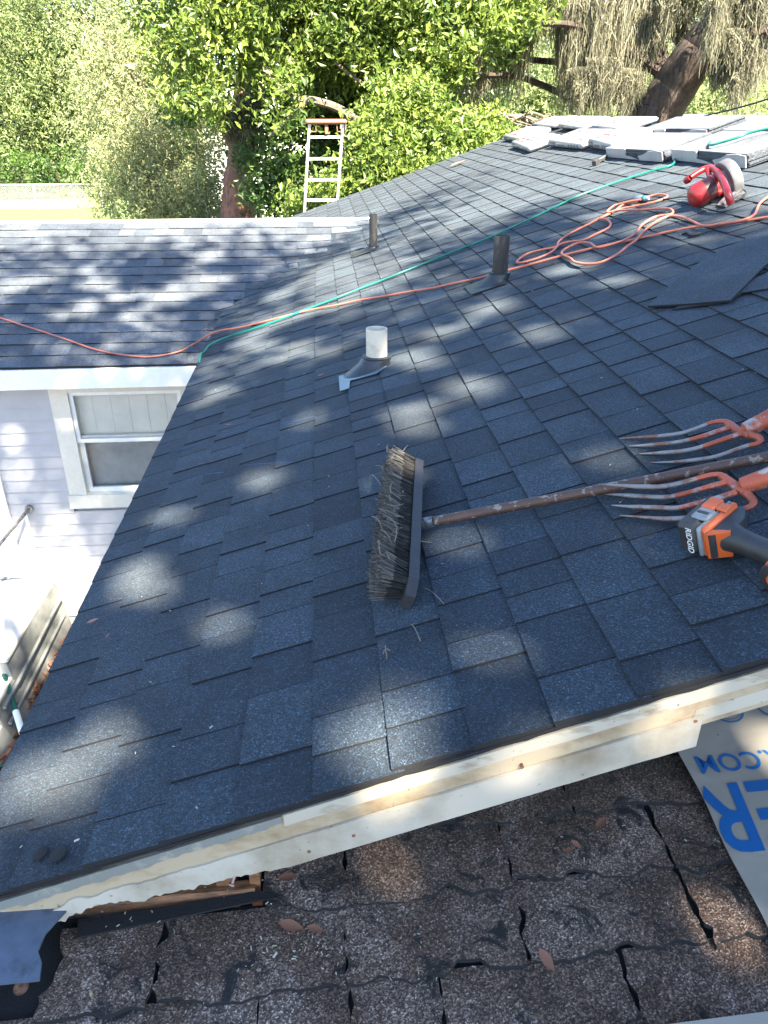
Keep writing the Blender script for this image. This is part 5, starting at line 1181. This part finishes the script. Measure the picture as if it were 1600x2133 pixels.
limb(mb, [at(1290, 120, 13.6), at(1180, 130, 14.4), at(1080, 122, 14.8), at(1010, 118, 14.9)], .07, .03, 7); limb(mb, [at(1200, 210, 14.8), at(1080, 160, 14.6), at(960, 160, 14.2), at(930, 165, 14)], .06, .03, 7)
mb.build('trunk', [M['bark']], mo, True)
Fs = []; g3 = random.Random(12)
def fest(px, yt, yb, wpx, Y, ns):
    a, b = at(px, yt, Y), at(px, yb, Y); Fs.append((a.x, Y, a.z, a.z-b.z, wpx*Y/FPX, ns))
for px, yt, yb, w, Y in ((905, 60, 215, 22, 14.2), (935, 90, 235, 20, 14.3), (960, 110, 225, 18, 14.2), (985, 60, 240, 24, 14.5), (1010, 20, 250, 20, 14.8), (1035, 40, 235, 22, 14.8), (1060, 10, 240, 22, 14.9), (1085, 30, 215, 18, 14.5), (1105, -10, 190, 16, 14.3), (1150, -20, 110, 24, 14.0), (1120, -40, 100, 20, 14.2),
                         (1185, -30, 225, 20, 14.0), (1200, 0, 262, 18, 13.6), (1225, -40, 255, 26, 13.8), (1250, -20, 270, 26, 13.5), (1275, 20, 265, 24, 13.8), (1300, -40, 262, 26, 13.6), (1325, 30, 255, 22, 13.8), (1345, -40, 235, 24, 13.8), (1370, -30, 190, 26, 13.9), (1260, 120, 275, 30, 13.2), (1215, 140, 275, 22, 13.3), (1310, 150, 270, 26, 13.4),
                         (1400, -40, 120, 22, 13.6), (1425, 30, 130, 14, 13.9), (1440, -40, 70, 22, 13.6), (1470, -40, 60, 22, 13.6), (1505, -30, 150, 22, 12.3), (1520, 60, 190, 12, 12.7), (1540, -20, 120, 30, 12.6), (1570, -30, 150, 26, 12.5), (1595, -10, 200, 24, 12.4), (1550, 110, 258, 8, 12.4), (1585, 90, 215, 12, 12.4), (1500, 130, 200, 9, 12.8), (1530, 60, 150, 12, 12.4)):
    fest(px, yt, yb, w*1.1, Y, 460)
    for k in range(2): fest(px+g3.uniform(-22, 22), yt+g3.uniform(-20, 50), yb-g3.uniform(0, 80), w*.6, Y+g3.uniform(-.3, .5), 170)
V, Q, T = moss_strands(Fs, np.random.default_rng(2)); fan('moss', V, Q, M['moss'], mo, T, kind='stuff')
B = [blob(1240, 0, 14.5, 110, 1.0, .5), blob(1480, -20, 13.5, 120, 1.0, .5), blob(1590, 50, 13, 40, .5), blob(1330, 60, 14.6, 60, .6), blob(1290, 150, 14.2, 40, .4), blob(1570, -40, 13, 90, .8), blob(1060, -30, 14.6, 90, .8, .6)]
C, tn, cen = clumped(B, 7000, 220, .13, g, .2); foliage('leaves', C, tn, .085, .36, M['leaf_soft'], mo, g)
# second mossy tree with the reddish trunk
mt = thing('red_barked_tree', 'reddish mossy tree trunk standing behind the wing ridge', 'tree', (at(495, 400, 15.5).x, 15.5, GZ))
mb = MB(); limb(mb, [(at(492, 560, 15.6).x, 15.6, GZ-.1), at(492, 560, 15.6), at(495, 460, 15.5), at(500, 380, 15.5), at(505, 320, 15.5), at(510, 230, 15.6), at(520, 120, 15.8), at(540, 0, 16)], .40, .16, 8, 12, .03); limb(mb, [at(500, 330, 15.5), at(465, 270, 15.3), at(440, 200, 15.2)], .09, .03, 6); limb(mb, [at(512, 260, 15.6), at(560, 190, 15.5), at(610, 150, 15.4)], .10, .04, 6)
mb.build('trunk', [M['barkred']], mt, True)
Fs = []
for px, yt, yb, w, Y in ((505, 300, 450, 24, 15.0), (520, 260, 430, 22, 15.0), (485, 230, 350, 20, 15.1), (510, 200, 330, 22, 15.1), (540, 200, 300, 18, 15.1), (460, 210, 300, 14, 15.0), (440, 210, 275, 14, 15.0), (600, 150, 210, 18, 15.2), (575, 120, 215, 20, 15.3)): fest(px, yt, yb, w, Y, 260)
V, Q, T = moss_strands(Fs, np.random.default_rng(4)); fan('moss', V, Q, M['moss'], mt, T*.6, kind='stuff')
# dead brush over the far end of the ridge
db = thing('dead_branch', 'bleached bare branches beyond the far end of the ridge', 'branch', tuple(at(1090, 262, 12.6)))
mb = MB(); g3 = random.Random(31); limb(mb, [at(1145, 255, 12.7), at(1100, 246, 12.6), at(1060, 240, 12.6), at(1000, 228, 12.7), at(930, 235, 12.9)], .03, .014, 5, 6)
for k in range(16):
    p = at(g3.uniform(1050, 1140), g3.uniform(238, 252), 12.6); q = at(g3.uniform(1055, 1150), g3.uniform(235, 275), 12.6+g3.uniform(-.3, .3)); limb(mb, [p, p.lerp(q, .5)+Vector((0, 0, g3.uniform(-.05, .08))), q], .017, .006, 4, 5)
mb.build('twigs', [M['barkpale']], db, True)

# ------------------------------------------------------------------ tall oak behind the house: its crown shades the near roofs
ok = thing('shade_oak', 'tall oak behind the viewer whose shade dapples the near roof', 'tree', (5.2, -7.5, GZ))
g = np.random.default_rng(77)
S = np.array(SDIR)
def drop(q): q = Vector(q); k = (-1.0-q.z)/SDIR.z; return q.x+SDIR.x*k, q.y+SDIR.y*k      # along the sunbeam to level -1
gaps = []  # openings shaped into the unseen crown so sun flecks land at chosen spots
for x, y, r_ in ((250, 1380, 30), (300, 1470, 36), (180, 1580, 42), (20, 1690, 30), (550, 1620, 18), (700, 1610, 26), (840, 1480, 22), (280, 1195, 30), (310, 1235, 24), (850, 905, 32), (985, 1130, 20), (610, 745, 30), (525, 730, 40), (565, 690, 36), (880, 740, 36), (960, 805, 26), (1180, 682, 34), (640, 590, 36), (760, 560, 30), (860, 855, 24), (1105, 700, 24), (1255, 960, 20), (1465, 1330, 34), (1525, 1360, 26), (560, 1000, 16), (700, 640, 24), (1040, 640, 26), (930, 690, 20), (1290, 590, 22), (440, 830, 18), (350, 1080, 16), (1190, 560, 20), (1340, 470, 26), (1250, 450, 20), (120, 1660, 18), (470, 1300, 14), (1000, 1350, 14), (1330, 1120, 14), (820, 1010, 12), (640, 880, 14)):
    a = drop(rp(x, y)); b = drop(rp(x+r_, y)); gaps.append((a[0], a[1], math.hypot(a[0]-b[0], a[1]-b[1])))
for x, y, r_ in ((1440, 1940, 48), (780, 1830, 30), (1590, 1560, 40), (1450, 1600, 20)):
    a = drop(lowp(x, y)); b = drop(lowp(x+r_, y)); gaps.append((a[0], a[1], math.hypot(a[0]-b[0], a[1]-b[1])))
for x, y, r_ in ((800, 1640, 26), (1450, 1470, 40), (1100, 1580, 14)):
    a = drop(at(x, y, .955)); b = drop(at(x+r_, y, .955)); gaps.append((a[0], a[1], math.hypot(a[0]-b[0], a[1]-b[1])))
for x, y, r_ in ((150, 650, 26), (215, 635, 30), (285, 650, 24), (60, 575, 44), (400, 590, 40), (440, 550, 40), (210, 590, 30), (350, 620, 18)):
    a = drop(onwing(x, y, 0)); b = drop(onwing(x+r_, y, 0)); gaps.append((a[0], a[1], math.hypot(a[0]-b[0], a[1]-b[1])))
def dens(X, Y):
    d = np.zeros_like(X)
    d[(Y < 4.5)&(X > -1.15)] = 1.0
    d[(X > 1.75)&(Y > 3.0)] *= .22; d[(X > 1.45)&(Y > 3.6)] *= .5
    d[(Y >= 4.5)&(Y < 5.5)&(X > -1.15)&(X < 1.5)] = .5
    d[(Y >= 5.5)&(X > -.4)&(X < 1.3)&(Y < 8.6)] = .20
    d[(X <= -.15)&(Y >= 5.0)&(Y < 6.15)] = .95
    d[(X <= .2)&(Y >= 6.15)&(Y < 6.8)] = .75
    d[(X <= .3)&(Y >= 6.7)&(Y < 7.3)] = .14
    d[(X <= -.9)&(Y < 5.0)] = .30; d[(X <= -.9)&(X > -2.6)&(Y > 3.75)&(Y < 5.0)] = .92
    return d
nc = 13000; X = g.uniform(-5.0, 4.5, nc); Y = g.uniform(-4.5, 8.6, nc)
nzv = np.array([noise.noise(Vector((a*1.2, b*1.0, 1.7)))+.35*noise.noise(Vector((a*2.9, b*2.9, 8.1))) for a, b in zip(X, Y)])
dd_ = dens(X, Y); pr = np.where(dd_ > .9, np.clip(1.15+.8*nzv, .5, 1.0), dd_*np.clip(.7+2.4*nzv, .0, 1.6)); keep = g.random(nc) < pr; X, Y = X[keep], Y[keep]
X = np.concatenate([X, g.uniform(-1.6, 3.0, 2200), g.uniform(-1.1, 1.6, 900)]); Y = np.concatenate([Y, g.uniform(-.8, 1.45, 2200), g.uniform(1.3, 3.2, 900)])   # extra leaf clusters added to deepen the shade on porch and near roof
tdist = g.uniform(10.5, 14.0, len(X)); cen = np.stack([X, Y, np.full(len(X), -1.0)], 1)+S[None, :]*tdist[:, None]
per = 9; C = np.repeat(cen, per, 0)+g.normal(size=(len(cen)*per, 3))*.13
kk = (-1.0-C[:, 2])/S[2]; GX, GY = C[:, 0]+S[0]*kk, C[:, 1]+S[1]*kk; ok_ = np.ones(len(C), bool)
gr_ = random.Random(9)
for a, b, r_ in gaps:
    for k in range(5):
        a2, b2, r2 = a+gr_.gauss(0, .7)*r_, b+gr_.gauss(0, .85)*r_, r_*gr_.uniform(.15, .40)+.05
        ok_ &= (GX-a2)**2+((GY-b2)*gr_.uniform(.6, 1.2))**2 > r2**2
C = C[ok_]
foliage('crown', C, g.random(len(C)), .15, .5, M['leaf_deep'], ok, g)
mb = MB(); hub = Vector(cen.mean(0)); limb(mb, [(5.2, -7.5, GZ), (5.1, -7.3, -.5), (4.7, -6.6, 3.0), hub-Vector((0, 0, 1.6))], .42, .24, 8, 10, .03)
for k in range(46):
    p = Vector(cen[g.integers(0, len(cen))]); q = hub-Vector((0, 0, 1.6)); limb(mb, [q, q.lerp(p, .45)+Vector((g.normal()*.3, g.normal()*.3, g.normal()*.3)), p], .085, .012, 6, 6)
mb.build('trunk', [M['bark']], ok, True)
